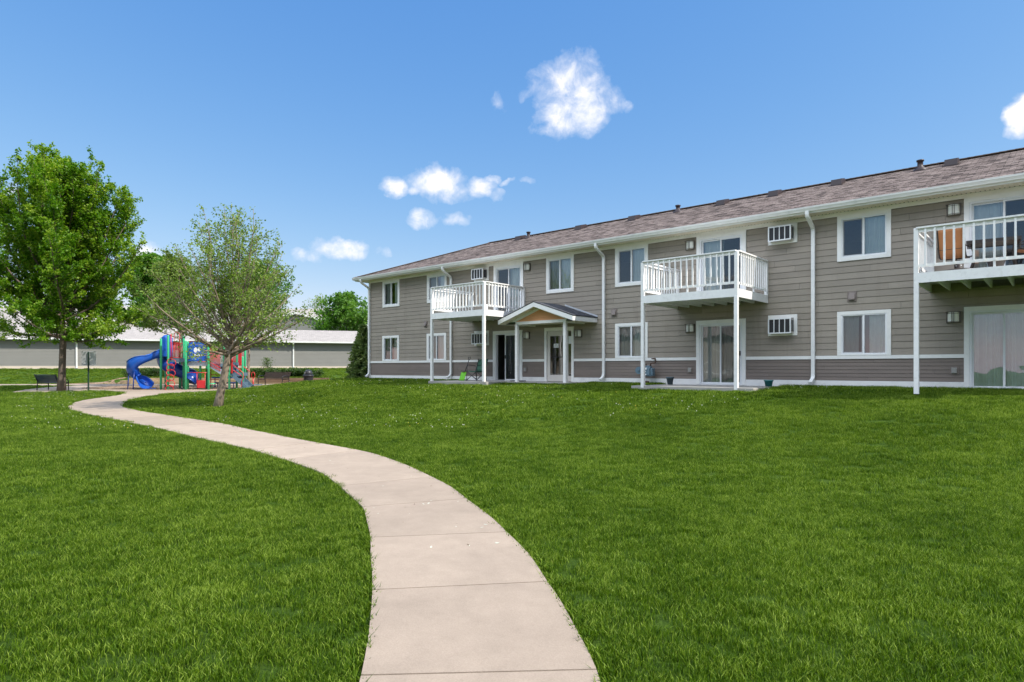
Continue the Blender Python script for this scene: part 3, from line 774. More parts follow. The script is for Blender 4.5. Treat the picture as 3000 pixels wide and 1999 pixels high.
# windows and doors
def curtain(u0, u1, z0, z1, mat, parent, y=.13, amp=.022, wl=.11, seed=0, name='curtain'):
    rg = random.Random(seed); mb = MB(); n_ = max(8, int((u1-u0)/.012)); rows = []
    ph = rg.uniform(0, 6)
    for t in (0, .5, 1):
        r_ = []
        for i in range(n_+1):
            x = u0+(u1-u0)*i/n_; w_ = wl*(1+.25*math.sin(x*3+ph))
            r_.append((x, y+amp*math.sin(2*math.pi*x/w_+ph+.4*math.sin(t*2+x*4))*(.75+.35*t), z0+(z1-z0)*(1-t)))
        rows.append(r_)
    mb.cs = True; mb.grid(rows)
    return mb.build(name, mat, parent)
def window(a, b, z0, z1, style, seed, low=False):
    w = .105; mb = MB()
    ring(mb, a, b, z0, z1, w, -.044, -.004, .1 if low else .09, .0 if low else .1)
    if low: mb.box(a+w, b-w, -.046, -.004, z0, z0+.03)
    ia, ib, iz0, iz1 = a+w, b-w, z0+(.03 if low else .1), z1-.09
    fr = mb.build('window', M['white'], BLD)
    mb = MB(); ring(mb, ia+.001, ib-.001, iz0+.001, iz1-.001, .04, -.034, .07)
    mid = (ia+ib)/2; mb.box(mid-.025, mid+.025, -.03, .05, iz0+.041, iz1-.041)
    ring(mb, ia+.042, mid-.026, iz0+.042, iz1-.042, .025, .0, .03)
    mb.build('frame', M['vinyl'], fr)
    mb = MB()
    mb.poly([(ia+.05,.018,iz0+.05),(mid-.03,.018,iz0+.05),(mid-.03,.018,iz1-.05),(ia+.05,.018,iz1-.05)])
    mb.poly([(mid+.025,.01,iz0+.04),(ib-.04,.01,iz0+.04),(ib-.04,.01,iz1-.04),(mid+.025,.01,iz1-.04)])
    mb.build('pane', M['glass'], fr)
    mb = MB(); mb.poly([(ia+.042,-.012,iz0+.042),(mid-.026,-.012,iz0+.042),(mid-.026,-.012,iz1-.042),(ia+.042,-.012,iz1-.042)])
    mb.build('screen', M['screen'], fr)
    if style == 'c': curtain(ia, ib, iz0, iz1, M['curtain'], fr, seed=seed)
    elif style == 'r': curtain(mid-.05, ib, iz0, iz1, M['curtain'], fr, seed=seed)
    elif style == 'b': curtain(ia, ib, iz0, iz1, M['blind'], fr, amp=.03, wl=.089, seed=seed)
    elif style == 'l': curtain(ia, mid-.15, iz0, iz1, M['curtain'], fr, seed=seed); curtain(mid+.12, ib, iz0, iz1, M['curtain'], fr, seed=seed+1)
    return fr
for (a, b, z), st, k in zip(W_UP, 'llcrrcc', range(9)): window(a, b, z, FRZ-.001, st, k)
for (a, b), st, k in zip(W_LO, 'lcclcc', range(20, 30)): window(a, b, BELT1+.001, 3.25, st, k, True)

def sliding_door(a, b, z0, z1, first_left, style, seed, gap=0.):
    w = .115; mb = MB(); up = z1 > 5
    mb.box(a, a+w, -.048, -.004, z0, z1); mb.box(b-w, b, -.048, -.004, z0, z1); mb.box(a+w, b-w, -.048, -.004, z1-.115, z1)
    d = mb.build('sliding_door', M['white'], BLD)
    ia, ib, iz1 = a+w, b-w, z1-.115; mid = (ia+ib)/2
    mb = MB(); ring(mb, ia+.001, ib-.001, z0+.001, iz1-.001, .045, -.03, .12, .045, .03); mb.build('frame', M['vinyl'], d)
    # fixed panel and sliding panel
    L0, L1, R0, R1 = ia+.046, mid+.03, mid-.03, ib-.046
    mb = MB()
    if gap: R0, R1 = ia+.046+gap, ia+.046+gap+(ib-ia)*.5
    ring(mb, R0, R1, z0+.032, iz1-.047, .05, .0, .035)
    if not gap: ring(mb, L0, L1, z0+.032, iz1-.047, .045, .045, .08)
    mb.build('door_panel', M['vinyl'], d)
    mb = MB()
    if not gap: mb.poly([(L0+.04,.06,z0+.07),(L1-.04,.06,z0+.07),(L1-.04,.06,iz1-.09),(L0+.04,.06,iz1-.09)])
    mb.poly([(R0+.04,.02,z0+.07),(R1-.04,.02,z0+.07),(R1-.04,.02,iz1-.09),(R0+.04,.02,iz1-.09)])
    mb.build('pane', M['glass'], d)
    s0, s1 = (R0, R1) if first_left else (L0, L1)
    mb = MB(); mb.poly([(s0+.045,-.008,z0+.07),(s1-.045,-.008,z0+.07),(s1-.045,-.008,iz1-.09),(s0+.045,-.008,iz1-.09)])
    if style != 'c': mb.build('screen', M['screen'], d)
    hx = R1-.03 if not gap else R0+.03
    mb = MB(); mb.box(hx-.018, hx+.018, -.035, -.001, z0+.95, z0+1.1); mb.box(hx-.01, hx+.01, -.05, -.036, z0+.97, z0+1.08)
    mb.build('handle', M['black'], d)
    if style == 'b': curtain(ia+.05, ib-.05, z0+.04, iz1, M['blind'], d, .14, .032, .1, seed)
    elif style == 'c': curtain(ia+.05, ib-.05, z0+.04, iz1, M['curtain'], d, .14, .035, .2, seed)
    elif style == 'h': curtain(ia+.05, mid+.02, z0+.04, iz1, M['curtain'], d, .2, .025, .12, seed)
    elif style == 'R': curtain(mid-.05, ib-.05, z0+.04, iz1, M['curtain'], d, .2, .025, .12, seed)
    return d
for (a, b), st, fl, k in zip(D_UP, 'Rhh', (False, True, True), range(40, 50)): sliding_door(a, b, 3.9, FRZ-.001, fl, st, k)
sliding_door(D_LO[0][0], D_LO[0][1], 1.058, 3.2, True, '', 50, .5)
sliding_door(D_LO[1][0], D_LO[1][1], 1.058, 3.2, True, 'b', 51)
sliding_door(D_LO[2][0], D_LO[2][1], 1.058, 3.2, True, 'c', 52)

# entry door with sidelight
a, b, z1 = 11.7, 13.15, 3.23
mb = MB(); mb.box(a, a+.11, -.048, -.004, 1.058, z1); mb.box(b-.11, b, -.048, -.004, 1.058, z1); mb.box(a+.11, b-.11, -.048, -.004, z1-.14, z1)
mb.box(12.76, 12.83, -.03, .1, 1.058, z1-.141)
ent = mb.build('entry_frame', M['white'], BLD)
mb = MB(); ring(mb, 11.82, 12.755, 1.075, z1-.145, .14, .0, .045, .2, .26); mb.build('door', M['almond'], ent)
dr = [c for c in bpy.data.objects if c.parent == ent][0]
M['doorglass'] = glass_mat('door_glass', (.45,.47,.47), 1., .09)
mb = MB(); mb.poly([(11.95,.02,1.33),(12.62,.02,1.33),(12.62,.02,2.89),(11.95,.02,2.89)]); mb.poly([(12.86,.02,1.35),(13.03,.02,1.35),(13.03,.02,3.08),(12.86,.02,3.08)])
mb.build('pane', M['doorglass'], ent)
mb = MB(); mb.box(12.04, 12.56, -.05, -.03, 2.03, 2.055); mb.box(12.04, 12.06, -.03, .02, 2.03, 2.055); mb.box(12.54, 12.56, -.03, .02, 2.03, 2.055)
mb.box(12.66, 12.72, -.03, -.002, 2.02, 2.2); mb.box(12.675, 12.705, -.02, -.002, 1.8, 1.9); mb.build('door_handle', M['black'], ent)
mb = MB(); ring(mb, 12.835, 13.038, 1.075, z1-.145, .025, .0, .05, .025, .22); mb.build('sidelight', M['almond'], ent)
mb = MB(); mb.cm = 0; mb.box(12.14, 12.38, .008, .012, 2.42, 2.58); mb.cm = 1
for z_, w_ in ((2.545,.09), (2.505,.14), (2.465,.19)): mb.box(12.26-w_/2, 12.26+w_/2, .005, .0075, z_-.006, z_+.006)
mb.build('notice', [M['paper'], M['ink']], ent)
mb = MB(); mb.box(12.87, 13.02, .008, .012, 2.56, 2.86); mb.build('notice', M['paper'], ent)

# through-wall air conditioners
for lst, zt in ((AC_UP, FRZ-.002), (AC_LO, 3.25)):
    for k, (a, b) in enumerate(lst):
        z0_ = 5.45 if zt > 5 else 2.605; z1_ = zt
        mb = MB(); ring(mb, a, b, z0_, z1_, .1, -.04, -.004); ac = mb.build('air_conditioner', M['white'], BLD)
        bz0, bz1 = (z0_+.055, min(z1_-.08, z0_+.055+.47)); ba, bb = a+.09, b-.1
        mb = MB(); mb.box(ba+.01, bb-.01, -.29, .1, bz0+.01, bz1-.01); 
        for i in range(6): mb.box(bb-.009, bb-.004, -.1-.03*i, -.085-.03*i, bz0+.05, bz1-.05)
        mb.build('casing', M['acmetal'], ac)
        mb = MB(); mb.box(bb-.008, bb-.001, -.25, -.05, bz0+.06, bz1-.06); mb.box(ba+.03, bb-.03, -.297, -.291, bz0+.03, bz1-.03); mb.build('grille', M['black'], ac)
        mb = MB(); ring(mb, ba, bb, bz0, bz1, .035, -.32, -.298)
        for i in (1, 2, 3): 
            x = ba+.02+(bb-ba-.04)*i/4; mb.box(x-.012, x+.012, -.318, -.299, bz0+.035, bz1-.035)
        mb.build('front_frame', M['vinyl'], ac)

# wall lamps
def lamp(u, z):
    w, h = .29, .31
    mb = MB(); mb.box(u-w/2+.02, u+w/2-.02, -.04, -.018, z-h/2, z+h/2-.02)
    l = mb.build('wall_lamp', M['bronze'], BLD)
    mb = MB(); n_ = 10; rows = []
    for zz in (z-h/2+.02, z+h/2-.03):
        rows.append([(u+(w/2-.015)*math.sin(t), -.03-.11*math.cos(t)**.8, zz) for t in [(-1.5+3.0*i/n_) for i in range(n_+1)]])
    mb.cs = True; mb.grid(rows); mb.cs = False
    mb.poly(rows[0][::-1]); mb.poly(rows[1]); mb.build('lamp_shade', M['opal'], l)
    mb = MB()
    for zz in (z-h/2+.035, z+h/2-.06): mb.tube([(u+(w/2-.005)*math.sin(t), -.03-.118*math.cos(t)**.8, zz) for t in [(-1.5+3.0*i/n_) for i in range(n_+1)]], .006, 5)
    for du in (-.022, .022): mb.box(u+du-.006, u+du+.006, -.156, -.144, z-h/2, z+h/2-.03)
    for sx_ in (-1, 1): mb.box(u+sx_*w/2-.012, u+sx_*w/2+.012, -.06, -.02, z-h/2, z+h/2-.03)
    mb.box(u-w/2-.02, u+w/2+.02, -.13, -.02, z+h/2-.03, z+h/2-.012)
    mb.build('cage', M['bronze'], l)
for u_, z_ in ((10.8,5.79),(10.76,2.96),(13.38,2.95),(18.0,5.79),(18.0,2.96),(25.43,5.79),(25.42,2.95)): lamp(u_, z_)

# exhaust hoods and outlet boxes
for u_, z_ in ((4.45,3.72),(14.98,3.67),(22.99,3.68)):
    mb = MB(); mb.box(u_-.12, u_+.12, -.035, -.01, z_-.15, z_+.15); mb.prism([(-.036,z_+.11),(-.1,z_-.07),(-.1,z_-.1),(-.036,z_-.1)], 'x', u_-.08, u_+.08); mb.build('exhaust_vent', M['vent'], BLD)
for u_ in (10.68, 17.99, 25.44):
    z_ = 1.54; mb = MB(); mb.box(u_-.1, u_+.1, -.03, -.008, z_-.11, z_+.11); ob = mb.build('outlet_box', M['vent'], BLD)
    mb = MB(); mb.box(u_-.06, u_+.06, -.075, -.0305, z_-.075, z_+.075); mb.build('cover', M['ventbox'], ob, bevel=.012)

# downspouts
def rect_sweep(mb, pts, w, d):
    """rectangular pipe: w along the wall, d out from it"""
    b0 = len(mb.v); n_ = len(pts)
    for i, p in enumerate(pts):
        p = Vector(p); t = (Vector(pts[min(i+1, n_-1)])-Vector(pts[max(i-1, 0)])).normalized()
        s_ = Vector((1,0,0)); s_ = (s_-t*s_.dot(t)).normalized(); c = t.cross(s_)
        for q, r_ in ((-1,-1),(1,-1),(1,1),(-1,1)): mb.v.append(tuple(p+s_*(q*w/2)+c*(r_*d/2)))
    for i in range(n_-1):
        for j in range(4): mb.face([b0+i*4+j, b0+i*4+(j+1)%4, b0+i*4+4+(j+1)%4, b0+i*4+4+j])
    mb.face([b0+3, b0+2, b0+1, b0]); mb.face([b0+(n_-1)*4+j for j in range(4)])
for u_, k_ in ((.06,-1),(6.27,-1),(14.56,-1),(21.95,-1),(31.9,-1)):
    mb = MB(); yw = -.085
    P = [(u_-.02,-.6,6.21),(u_-.02,-.6,6.12),(u_-.02,-.585,6.07),(u_-.01,-.53,6.02),(u_,-.17,5.83),(u_,-.11,5.78),(u_,yw,5.7)]
    P += [(u_,yw,5.0),(u_,yw,3.2),(u_,yw,1.42),(u_,yw-.01,1.34),(u_,yw-.045,1.28),(u_-.02,yw-.13,1.2),(u_-.03,yw-.2,1.16)]
    rect_sweep(mb, P, .1, .075)
    for z_ in (5.3, 3.75, 2.1): mb.box(u_-.053, u_+.053, yw-.039, -.02, z_, z_+.03)
    mb.build('downspout', M['gutter'], BLD)

# balconies
def balcony(u0, u1, D=2.5, joists=7):
    z0_, z1_ = 3.645, 3.885
    mb = MB()
    mb.box(u0, u1, -D, -D+.04, z0_, z1_); mb.box(u0, u0+.04, -D+.041, -.02, z0_, z1_); mb.box(u1-.04, u1, -D+.041, -.02, z0_, z1_)
    for i in range(1, joists): x = u0+(u1-u0)*i/joists; mb.box(x-.02, x+.02, -D+.041, -.02, z0_+.02, z1_-.031)
    n_ = int(D/.143)
    for i in range(n_): y = -D+i*(D-.02)/n_; mb.box(u0+.041, u1-.041, y+.042, y+.04+(D-.02)/n_-.006, z1_-.03, z1_-.002)
    bal = mb.build('balcony', M['deckwhite'], BLD)
    zt = 4.985
    def run(p, q, skip_end):
        """one straight rail between two (x, y) points"""
        mb = MB(); p = Vector((*p, 0)); q = Vector((*q, 0)); d = (q-p).normalized(); L = (q-p).length; nrm = Vector((d.y, -d.x, 0))
        mb.beam(p+Vector((0,0,zt-.02)), q+Vector((0,0,zt-.02)), .14, .038)
        mb.beam(p+Vector((0,0,zt-.085)), q+Vector((0,0,zt-.085)), .04, .088)
        mb.beam(p+Vector((0,0,4.055)), q+Vector((0,0,4.055)), .04, .07)
        n_ = int(round(L/.185))
        for i in range(1, n_):
            c = p+d*(L*i/n_); mb.beam(c+nrm*.038+Vector((0,0,4.022)), c+nrm*.038+Vector((0,0,zt-.06)), .034, .042, tuple(d))
        for f in ([.5] if L > 2.8 else [.55]):
            c = p+d*(L*f); mb.beam(c+Vector((0,0,z1_)), c+Vector((0,0,4.019)), .045, .045, tuple(d))
        return mb.build('railing', M['deckwhite'], bal)
    run((u0+.05, -D+.05), (u1-.05, -D+.05), 0)
    run((u0+.05, -.06), (u0+.05, -D+.11), 0); run((u1-.05, -D+.11), (u1-.05, -.06), 0)
    for x, y in ((u0+.045,-D+.052),(u1-.045,-D+.052),(u0+.045,-.05),(u1-.045,-.05)):
        mb = MB(); mb.box(x-.048, x+.048, y-.048, y+.048, z1_+.001 if y > -.1 else z0_+.03, zt-.042)
        mb.build('corner_post', M['deckwhite'], bal)
    for x in (u0+.05, u1-.05):
        mb = MB(); mb.box(x-.052, x+.052, -D-.004, -D+.1, .98, z0_+.028); mb.build('support_post', M['deckwhite'], bal, bevel=.004)
    return bal
balcony(7.56, 10.66); balcony(17.5, 20.6); balcony(24.9, 28.0)
mb = MB(); mb.box(10.53, 10.69, -2.53, -2.37, .6, 1.085); mb.build('post_footing', M['concrete'], BLD)

# entry porch
PC, PV, PVB = 12.42, 1.62, 1.2
zr, ze, hw = 4.14, 3.53, 1.83
mb = MB(); sl = math.hypot(hw, zr-ze)
for s in (-1, 1):
    mb.poly([(PC,-.005,zr),(PC,-PV-.02,zr),(PC+s*hw,-PV-.02,ze),(PC+s*hw,-.005,ze)][::-s], [(0,sl),(PV,sl),(PV,0),(0,0)][::-s])
    mb.poly([(PC,-.005,zr-.03),(PC,-PV-.02,zr-.03),(PC+s*hw,-PV-.02,ze-.03),(PC+s*hw,-.005,ze-.03)][::s], [(0,sl),(PV,sl),(PV,0),(0,0)][::s])
    mb.poly([(PC+s*hw,-PV-.02,ze-.03),(PC+s*hw,-.005,ze-.03),(PC+s*hw,-.005,ze),(PC+s*hw,-PV-.02,ze)], [(0,0)]*4)
    mb.poly([(PC,-PV-.02,zr-.03),(PC+s*hw,-PV-.02,ze-.03),(PC+s*hw,-PV-.02,ze),(PC,-PV-.02,zr)], [(0,0)]*4)
porch = mb.build('porch_roof', M['greyshingle'], BLD); tag(porch, 'small charcoal shingled gable roof over the entry door')
mb = MB(); fh = .17
for s in (-1, 1):
    mb.prism([(PC, zr-.032),(PC+s*(hw-.015), ze-.032),(PC+s*(hw-.015), ze-.032-fh),(PC, zr-.032-fh)][::s], 'y', -PV-.012, -PV+.015)
    xa_, xb_ = sorted((PC+s*(hw-.015), PC+s*(hw-.04))); mb.box(xa_, xb_, -PV+.016, -.02, ze-.2, ze-.034)
mb.build('porch_fascia', M['white'], porch)
mb = MB()
for s in (-1, 1):
    mb.poly([(PC,-PV+.016,zr-.17),(PC+s*(hw-.04),-PV+.016,ze-.185),(PC+s*(hw-.04),-PVB-.045,ze-.185),(PC,-PVB-.045,zr-.17)][::s])
    for i in range(14):
        f = (i+.5)/14; p = Vector((PC+s*(hw-.04)*f, -PV+.02, zr-.172+(ze-zr-.015)*f)); mb.beam(p, p+Vector((0,PV-PVB-.07,0)), .012, .004)
    xa_, xb_ = sorted((PC+s*1.2, PC+s*(hw-.041))); mb.poly([(xa_,-PVB+.05,ze-.19),(xb_,-PVB+.05,ze-.19),(xb_,-.02,ze-.19),(xa_,-.02,ze-.19)])
mb.poly([(PC-1.2,-PVB+.05,3.36),(PC+1.2,-PVB+.05,3.36),(PC+1.2,-.02,3.36),(PC-1.2,-.02,3.36)])
mb.build('porch_soffit', M['soffit'], porch)
mb = MB(); mb.box(PC-1.23, PC+1.23, -PVB-.045, -PVB+.045, 3.32, 3.43)
for s in (-1, 1):
    mb.prism([(PC, 3.965),(PC+s*1.6, 3.43),(PC+s*1.24, 3.43),(PC, 3.86)][::s], 'y', -PVB-.043, -PVB-.01)
    mb.box(*sorted((PC+s*1.2, PC+s*1.235)), -PVB+.046, -.02, 3.3, 3.42)
mb.build('beam', M['white'], porch)
mb = MB()
z = 3.43
for i in range(4):
    zt = min(z+.115, 3.86)
    if zt <= z: break
    wa, wb_ = 1.24*(3.86-z)/.43, 1.24*(3.86-zt)/.43; mb.ct = .3+.2*i
    mb.poly([(PC-wa,-PVB-.025,z),(PC+wa,-PVB-.025,z),(PC+wb_,-PVB-.012,zt),(PC-wb_,-PVB-.012,zt)])
    mb.poly([(PC-wa,-PVB-.012,z),(PC+wa,-PVB-.012,z),(PC+wa,-PVB-.025,z),(PC-wa,-PVB-.025,z)])
    z = zt
o = mb.build('gable_panel', M['orange'], porch); tag(o, 'orange siding in the porch gable')
mb = MB()
for s in (-1, 1): mb.prism([(PC+s*.3, zr-.08),(PC+s*hw, ze+.01),(PC+s*hw, ze+.07),(PC+s*.3, zr-.02)][::s], 'y', -.035, -.019)
mb.build('flashing', M['flash'], porch)
for x in (PC-1.19, PC+1.17):
    mb = MB(); mb.box(x-.06, x+.06, -PVB-.06, -PVB+.06, 1.03, 3.318); mb.build('post', M['deckwhite'], porch, bevel=.004)

# concrete slabs against the building
def slab(name, u0, u1, v1, zt, label):
    mb = MB(); mb.box(u0, u1, -v1, -.05, .5, zt); o = mb.build(name, M['concrete'], None, bevel=.01)
    o.location = BO; o.rotation_euler = (0, 0, BROT); tag(o, label, kind='structure')
slab('patio', 7.45, 10.8, 2.52, 1.066, 'grey concrete patio below the first balcony')
slab('patio', 17.15, 21.05, 2.5, 1.038, 'grey concrete patio below the middle balcony')
slab('entry_slab', 10.82, 13.9, 1.4, 1.063, 'grey concrete slab at the entry door')

# ------------------------------------------------------------------ playground
PG = empty('play_structure', (-18.6, 37.4, gz(-18.6, 37.4)), 0, 'green posted play structure with blue slides and red railings on wood chips', 'play structure')
PGI = Matrix.Translation(-Vector(PG.location))
def part(name, mb, mat, parent=PG, **k):
    mb.v = [tuple(Vector(p)-Vector(PG.location)) for p in mb.v]
    return mb.build(name, mat, parent, **k)
def post(px, Y, ytop, r=.06):
    x = xat(px, Y); zt = CAMZ+(1079-ytop)/1866*Y; z0 = gz(x, Y)-.1
    mb = MB(); mb.lathe([(r, 0), (r, zt-z0-.05), (r*.95, zt-z0-.02), (r*.6, zt-z0)], (x, Y, z0), 14); part('post', mb, M['green'])
for p in ((471.5,36.9,992),(485,38.0,990),(492.5,36.6,983),(527,38.5,994),(538.4,37.5,985),(544,36.6,998),(550.5,37.0,1001),(587,37.3,989),(606,38.2,1010),(611,36.8,1011),(656,38.3,1012),(671.7,37.1,1043),(693.7,38.4,1012),(711,37.6,1045),(718,38.2,1008)): post(*p)
def deck(pxa, pxb, Ya, Yb, ypx, th=.12, name='deck', mat='slate'):
    x0, x1 = xat(pxa, Ya), xat(pxb, Ya); z = CAMZ+(1079-ypx)/1866*Ya
    mb = MB(); mb.box(x0, x1, Ya, Yb, z-th, z)
    for x in (x0+.005, x1-.005): mb.box(x-.012, x+.012, Ya-.006, Yb+.006, z-th-.08, z-.01)
    mb.box(x0+.02, x1-.02, Ya-.012, Ya-.002, z-th-.1, z-.012)
    return part(name, mb, M[mat])
deck(493, 545, 36.75, 38.3, 1050); deck(549, 608, 36.95, 38.0, 1062, .09, 'bridge', 'rampgrey'); deck(612, 645, 37.2, 38.3, 1066); deck(660, 702, 37.3, 38.4, 1092)
def bars(px0, px1, Y, yt, yb, n, r=.013, yb2=None, name='barrier'):
    mb = MB(); yb2 = yb if yb2 is None else yb2
    mb.tube([at(px0,yt,Y), at(px1,yt,Y)], .018, 6); mb.tube([at(px0,yb,Y), at(px1,yb2,Y)], .018, 6)
    for i in range(n+1):
        px = px0+(px1-px0)*i/n; mb.tube([at(px,yt,Y), at(px,yb+(yb2-yb)*i/n,Y)], r, 6)
    return part(name, mb, M['red'])
bars(496, 527, 36.75, 1005, 1048, 8); bars(552, 606, 38.1, 1000, 1060, 14); bars(614, 644, 37.0, 1021, 1062, 11, .016, 1078); bars(496, 543, 38.3, 1006, 1049, 10); bars(684, 716, 38.4, 1024, 1060, 8)
bars(675, 690, 38.0, 1030, 1075, 4)
mb = MB()
mb.tube([at(510,1008,36.72), at(510,984,36.72), at(511.5,977,36.72), at(515,973.5,36.72), at(520,973.5,36.72), at(524.5,977,36.72), at(526.5,985,36.72), at(527,1048,36.72)], .02, 8)
mb.tube([at(501,979,36.7), at(501,1052,36.7)], .03, 8)
part('entry_arch', mb, M['red'])
mb = MB()
for i in range(6):
    t = i/5; cx = 500.5-4*t+(2 if i % 2 else -1.5); cy = 1060+15.5*i; Y = 36.45-.05*i
    c = at(cx, cy, Y); r_ = .185
    a0 = -2.3 if i % 2 else .85
    mb.tube([c+Vector((r_*math.cos(a0+4.6*k/22), .05*math.sin(k*.3), r_*.95*math.sin(a0+4.6*k/22))) for k in range(23)], .019, 7)
for i in range(6):
    t = i/5; c = at(500.5-4*t+(-3.5 if i % 2 else 4.5), 1063+15.3*i, 36.42-.05*i)
    a0 = .9 if i % 2 else -2.2
    mb.tube([c+Vector((.18*math.cos(a0+4.2*k/20), .03, .175*math.sin(a0+4.2*k/20))) for k in range(21)], .019, 7)
part('loop_ladder', mb, M['red'])
# blue panel with a white blossom graphic
mb = MB(); Y = 36.85
def pbox(mb, px0, px1, y0, y1, Ya, Yb):
    a = at(px0, y1, Ya); b = at(px1, y0, Ya); mb.box(a.x, b.x, Ya, Yb, a.z, b.z)
pbox(mb, 552, 605, 1007, 1058, Y, Y+.06); pbox(mb, 561, 594, 1013, 1016, Y-.02, Y-.001); pbox(mb, 561, 563, 1016, 1054, Y-.02, Y-.001); pbox(mb, 592, 594, 1016, 1054, Y-.02, Y-.001); pbox(mb, 561, 594, 1054, 1056, Y-.02, Y-.001)
for i in range(7):
    pbox(mb, 553, 558.5, 1022+i*4.6, 1024.2+i*4.6, Y-.02, Y-.001); pbox(mb, 598, 604, 1022+i*4.6, 1024.2+i*4.6, Y-.02, Y-.001)
a = at(552,1007,Y); b = at(605,1007,Y); mb.prism([(a.x,a.z+.001),(b.x,b.z+.001),(b.x-.2,b.z+.1),(a.x+.2,a.z+.1)], 'y', Y, Y+.06)
pan = part('play_panel', mb, M['blue'])
mb = MB()
for px, py, rx, ry in ((570.5,1041,4.6,3.6),(578.5,1043.5,4.6,3.8),(586.5,1040.5,4.6,3.4),(573,1026,5.5,7.5),(584,1024,5,6.5)):
    c = at(px, py, Y-.004); mb.poly([(c.x+rx/1866*Y*math.cos(t*.3927)*(1+.12*math.sin(t*2.3)), Y-.003-.0004*(px-560), c.z+ry/1866*Y*math.sin(t*.3927)*(1+.1*math.cos(t*1.7))) for t in range(16)])
part('panel_graphic', mb, M['white'], pan)
# tube slide
path = [at(478,1042,38.3), at(480,1056,38.2), at(485,1066,38.0), at(496,1074,37.9), at(512,1081,37.9), at(530,1089,38.0), at(546,1094,38.0), at(557,1097,37.8), at(562,1102,37.4), at(561,1110,37.1), at(556,1117,37.0)]
def cr3(P, n=5):
    out = []
    for i in range(len(P)-1):
        a, b, c, d = P[max(i-1,0)], P[i], P[i+1], P[min(i+2,len(P)-1)]
        for k in range(n):
            t = k/n; out.append(.5*((2*b)+(-a+c)*t+(2*a-5*b+4*c-d)*t*t+(-a+3*b-3*c+d)*t**3))
    return out+[P[-1]]
mb = MB(); sp = cr3(path); mb.tube(sp, [.37+(.02 if i % 10 < 1 else 0) for i in range(len(sp))], 22)
tube = part('tube_slide', mb, M['navy'])
# open spiral slide
cent = [at(487,1030,37.7), at(476,1036,37.6), at(464,1040,37.5), at(448,1046,37.4), at(430,1053,37.2), at(412,1060,37.0), at(396,1068,36.9), at(385,1078,36.9), at(383,1089,37.1), at(391,1099,37.4), at(404,1109,37.6), at(416,1118,37.5), at(424,1127,37.2), at(428,1132.5,36.9)]
cs_ = cr3(cent, 5); mb = MB(); mb.cs = True; K = len(cs_); rows_o = []; rows_i = []
for i, p in enumerate(cs_):
    d = (cs_[min(i+1,K-1)]-cs_[max(i-1,0)]).normalized(); t = i/(K-1)
    side = d.cross(Vector((0,0,1))).normalized(); up = side.cross(d).normalized()
    bank = (.75*math.sin(min(1, max(0, (t-.3)/.45))*math.pi))
    up2 = (up*math.cos(bank)+side*math.sin(bank)*(1)).normalized(); sd2 = (side*math.cos(bank)-up*math.sin(bank)).normalized()
    w = .33+(.07*max(0, (t-.8)/.2)); dep = .3+.22*max(0, 1-t*5)+.05*math.sin(t*3)
    ro = []; ri = []
    for k in range(13):
        a = math.pi*(1+k/12); ro.append(p+sd2*(w*math.cos(a))+up2*(dep*(math.sin(a)+.55)*1.05)); ri.append(p+sd2*((w-.045)*math.cos(a))+up2*((dep-.03)*(math.sin(a)+.55)+.02))
    lip = [p+sd2*(-w-.03)+up2*(dep*.6), p+sd2*(-w-.03)+up2*(dep*.68), p+sd2*(-w+.05)+up2*(dep*.68)]
    lip2 = [p+sd2*(w-.05)+up2*(dep*.68), p+sd2*(w+.03)+up2*(dep*.68), p+sd2*(w+.03)+up2*(dep*.6)]
    rows_o.append(lip[::-1][:0]+ro); rows_i.append([lip[0], lip[1], lip[2]]+ri+[lip2[0], lip2[1], lip2[2]])
mb.grid(rows_o); mb.grid(rows_i); mb.cs = False
for r_o, r_i in ((rows_o[0], rows_i[0]), (rows_o[-1], rows_i[-1])):
    q = r_i[3:-3]
    for k in range(12): mb.poly([r_o[k], r_o[k+1], q[k+1], q[k]])
e = cs_[-1]; mb.box(e.x-.28, e.x+.3, e.y+.12, e.y+.5, gz(e.x, e.y), e.z-.12)
slide = part('spiral_slide', mb, M['blue'])
mb = MB(); c = at(479, 1020, 37.5); mb.cs = True
mb.tube([c+Vector((-.12,0,.42)), c+Vector((.1,0,.46)), c+Vector((.3,0,.46))], [.16,.3,.32], 16); mb.cs = False
mb.box(c.x+.12, c.x+.34, c.y-.38, c.y+.38, c.z-.5, c.z+.62)
part('slide_hood', mb, M['blue'])
for px, py in ((377.5,1086),(393,1090)):
    mb = MB(); a = at(px, py, 37.0); b = at(px-3.5, 1142, 37.0); mb.tube([a, Vector((b.x, b.y, gz(b.x,b.y)-.05))], .03, 8); part('slide_support', mb, M['navy'])
# ramp, low deck, climber, stairs
mb = MB(); a = at(607,1066,36.9); b = at(652,1094,36.9)
mb.prism([(a.x,a.z-.13),(b.x,b.z-.13),(b.x,b.z+.16),(a.x,a.z+.16)], 'y', 36.9, 36.95); mb.prism([(a.x,a.z-.03),(b.x,b.z-.03),(b.x,b.z+.02),(a.x,a.z+.02)], 'y', 36.951, 37.8); mb.prism([(a.x,a.z-.13),(b.x,b.z-.13),(b.x,b.z+.16),(a.x,a.z+.16)], 'y', 37.8, 37.85)
part('ramp', mb, M['rampgrey'])
mb = MB(); mb.tube([at(614,1061,36.88), at(646,1078,36.88)], .02, 7); mb.tube([at(614,1070,36.88), at(646,1087,36.88)], .015, 7)
for i in range(8): mb.tube([at(616+i*4,1062+i*2.1,36.88), at(616+i*4,1071+i*2.1,36.88)], .01, 5)
part('handrail', mb, M['red'])
mb = MB()
for r_ in range(4):
    for c_ in range(3):
        if (r_+c_) % 4 == 3: continue
        pbox(mb, 681.5+c_*5, 685.8+c_*5, 1062.5+r_*8.8, 1070.5+r_*8.8, 37.28+.03*((r_+c_) % 2), 37.45)
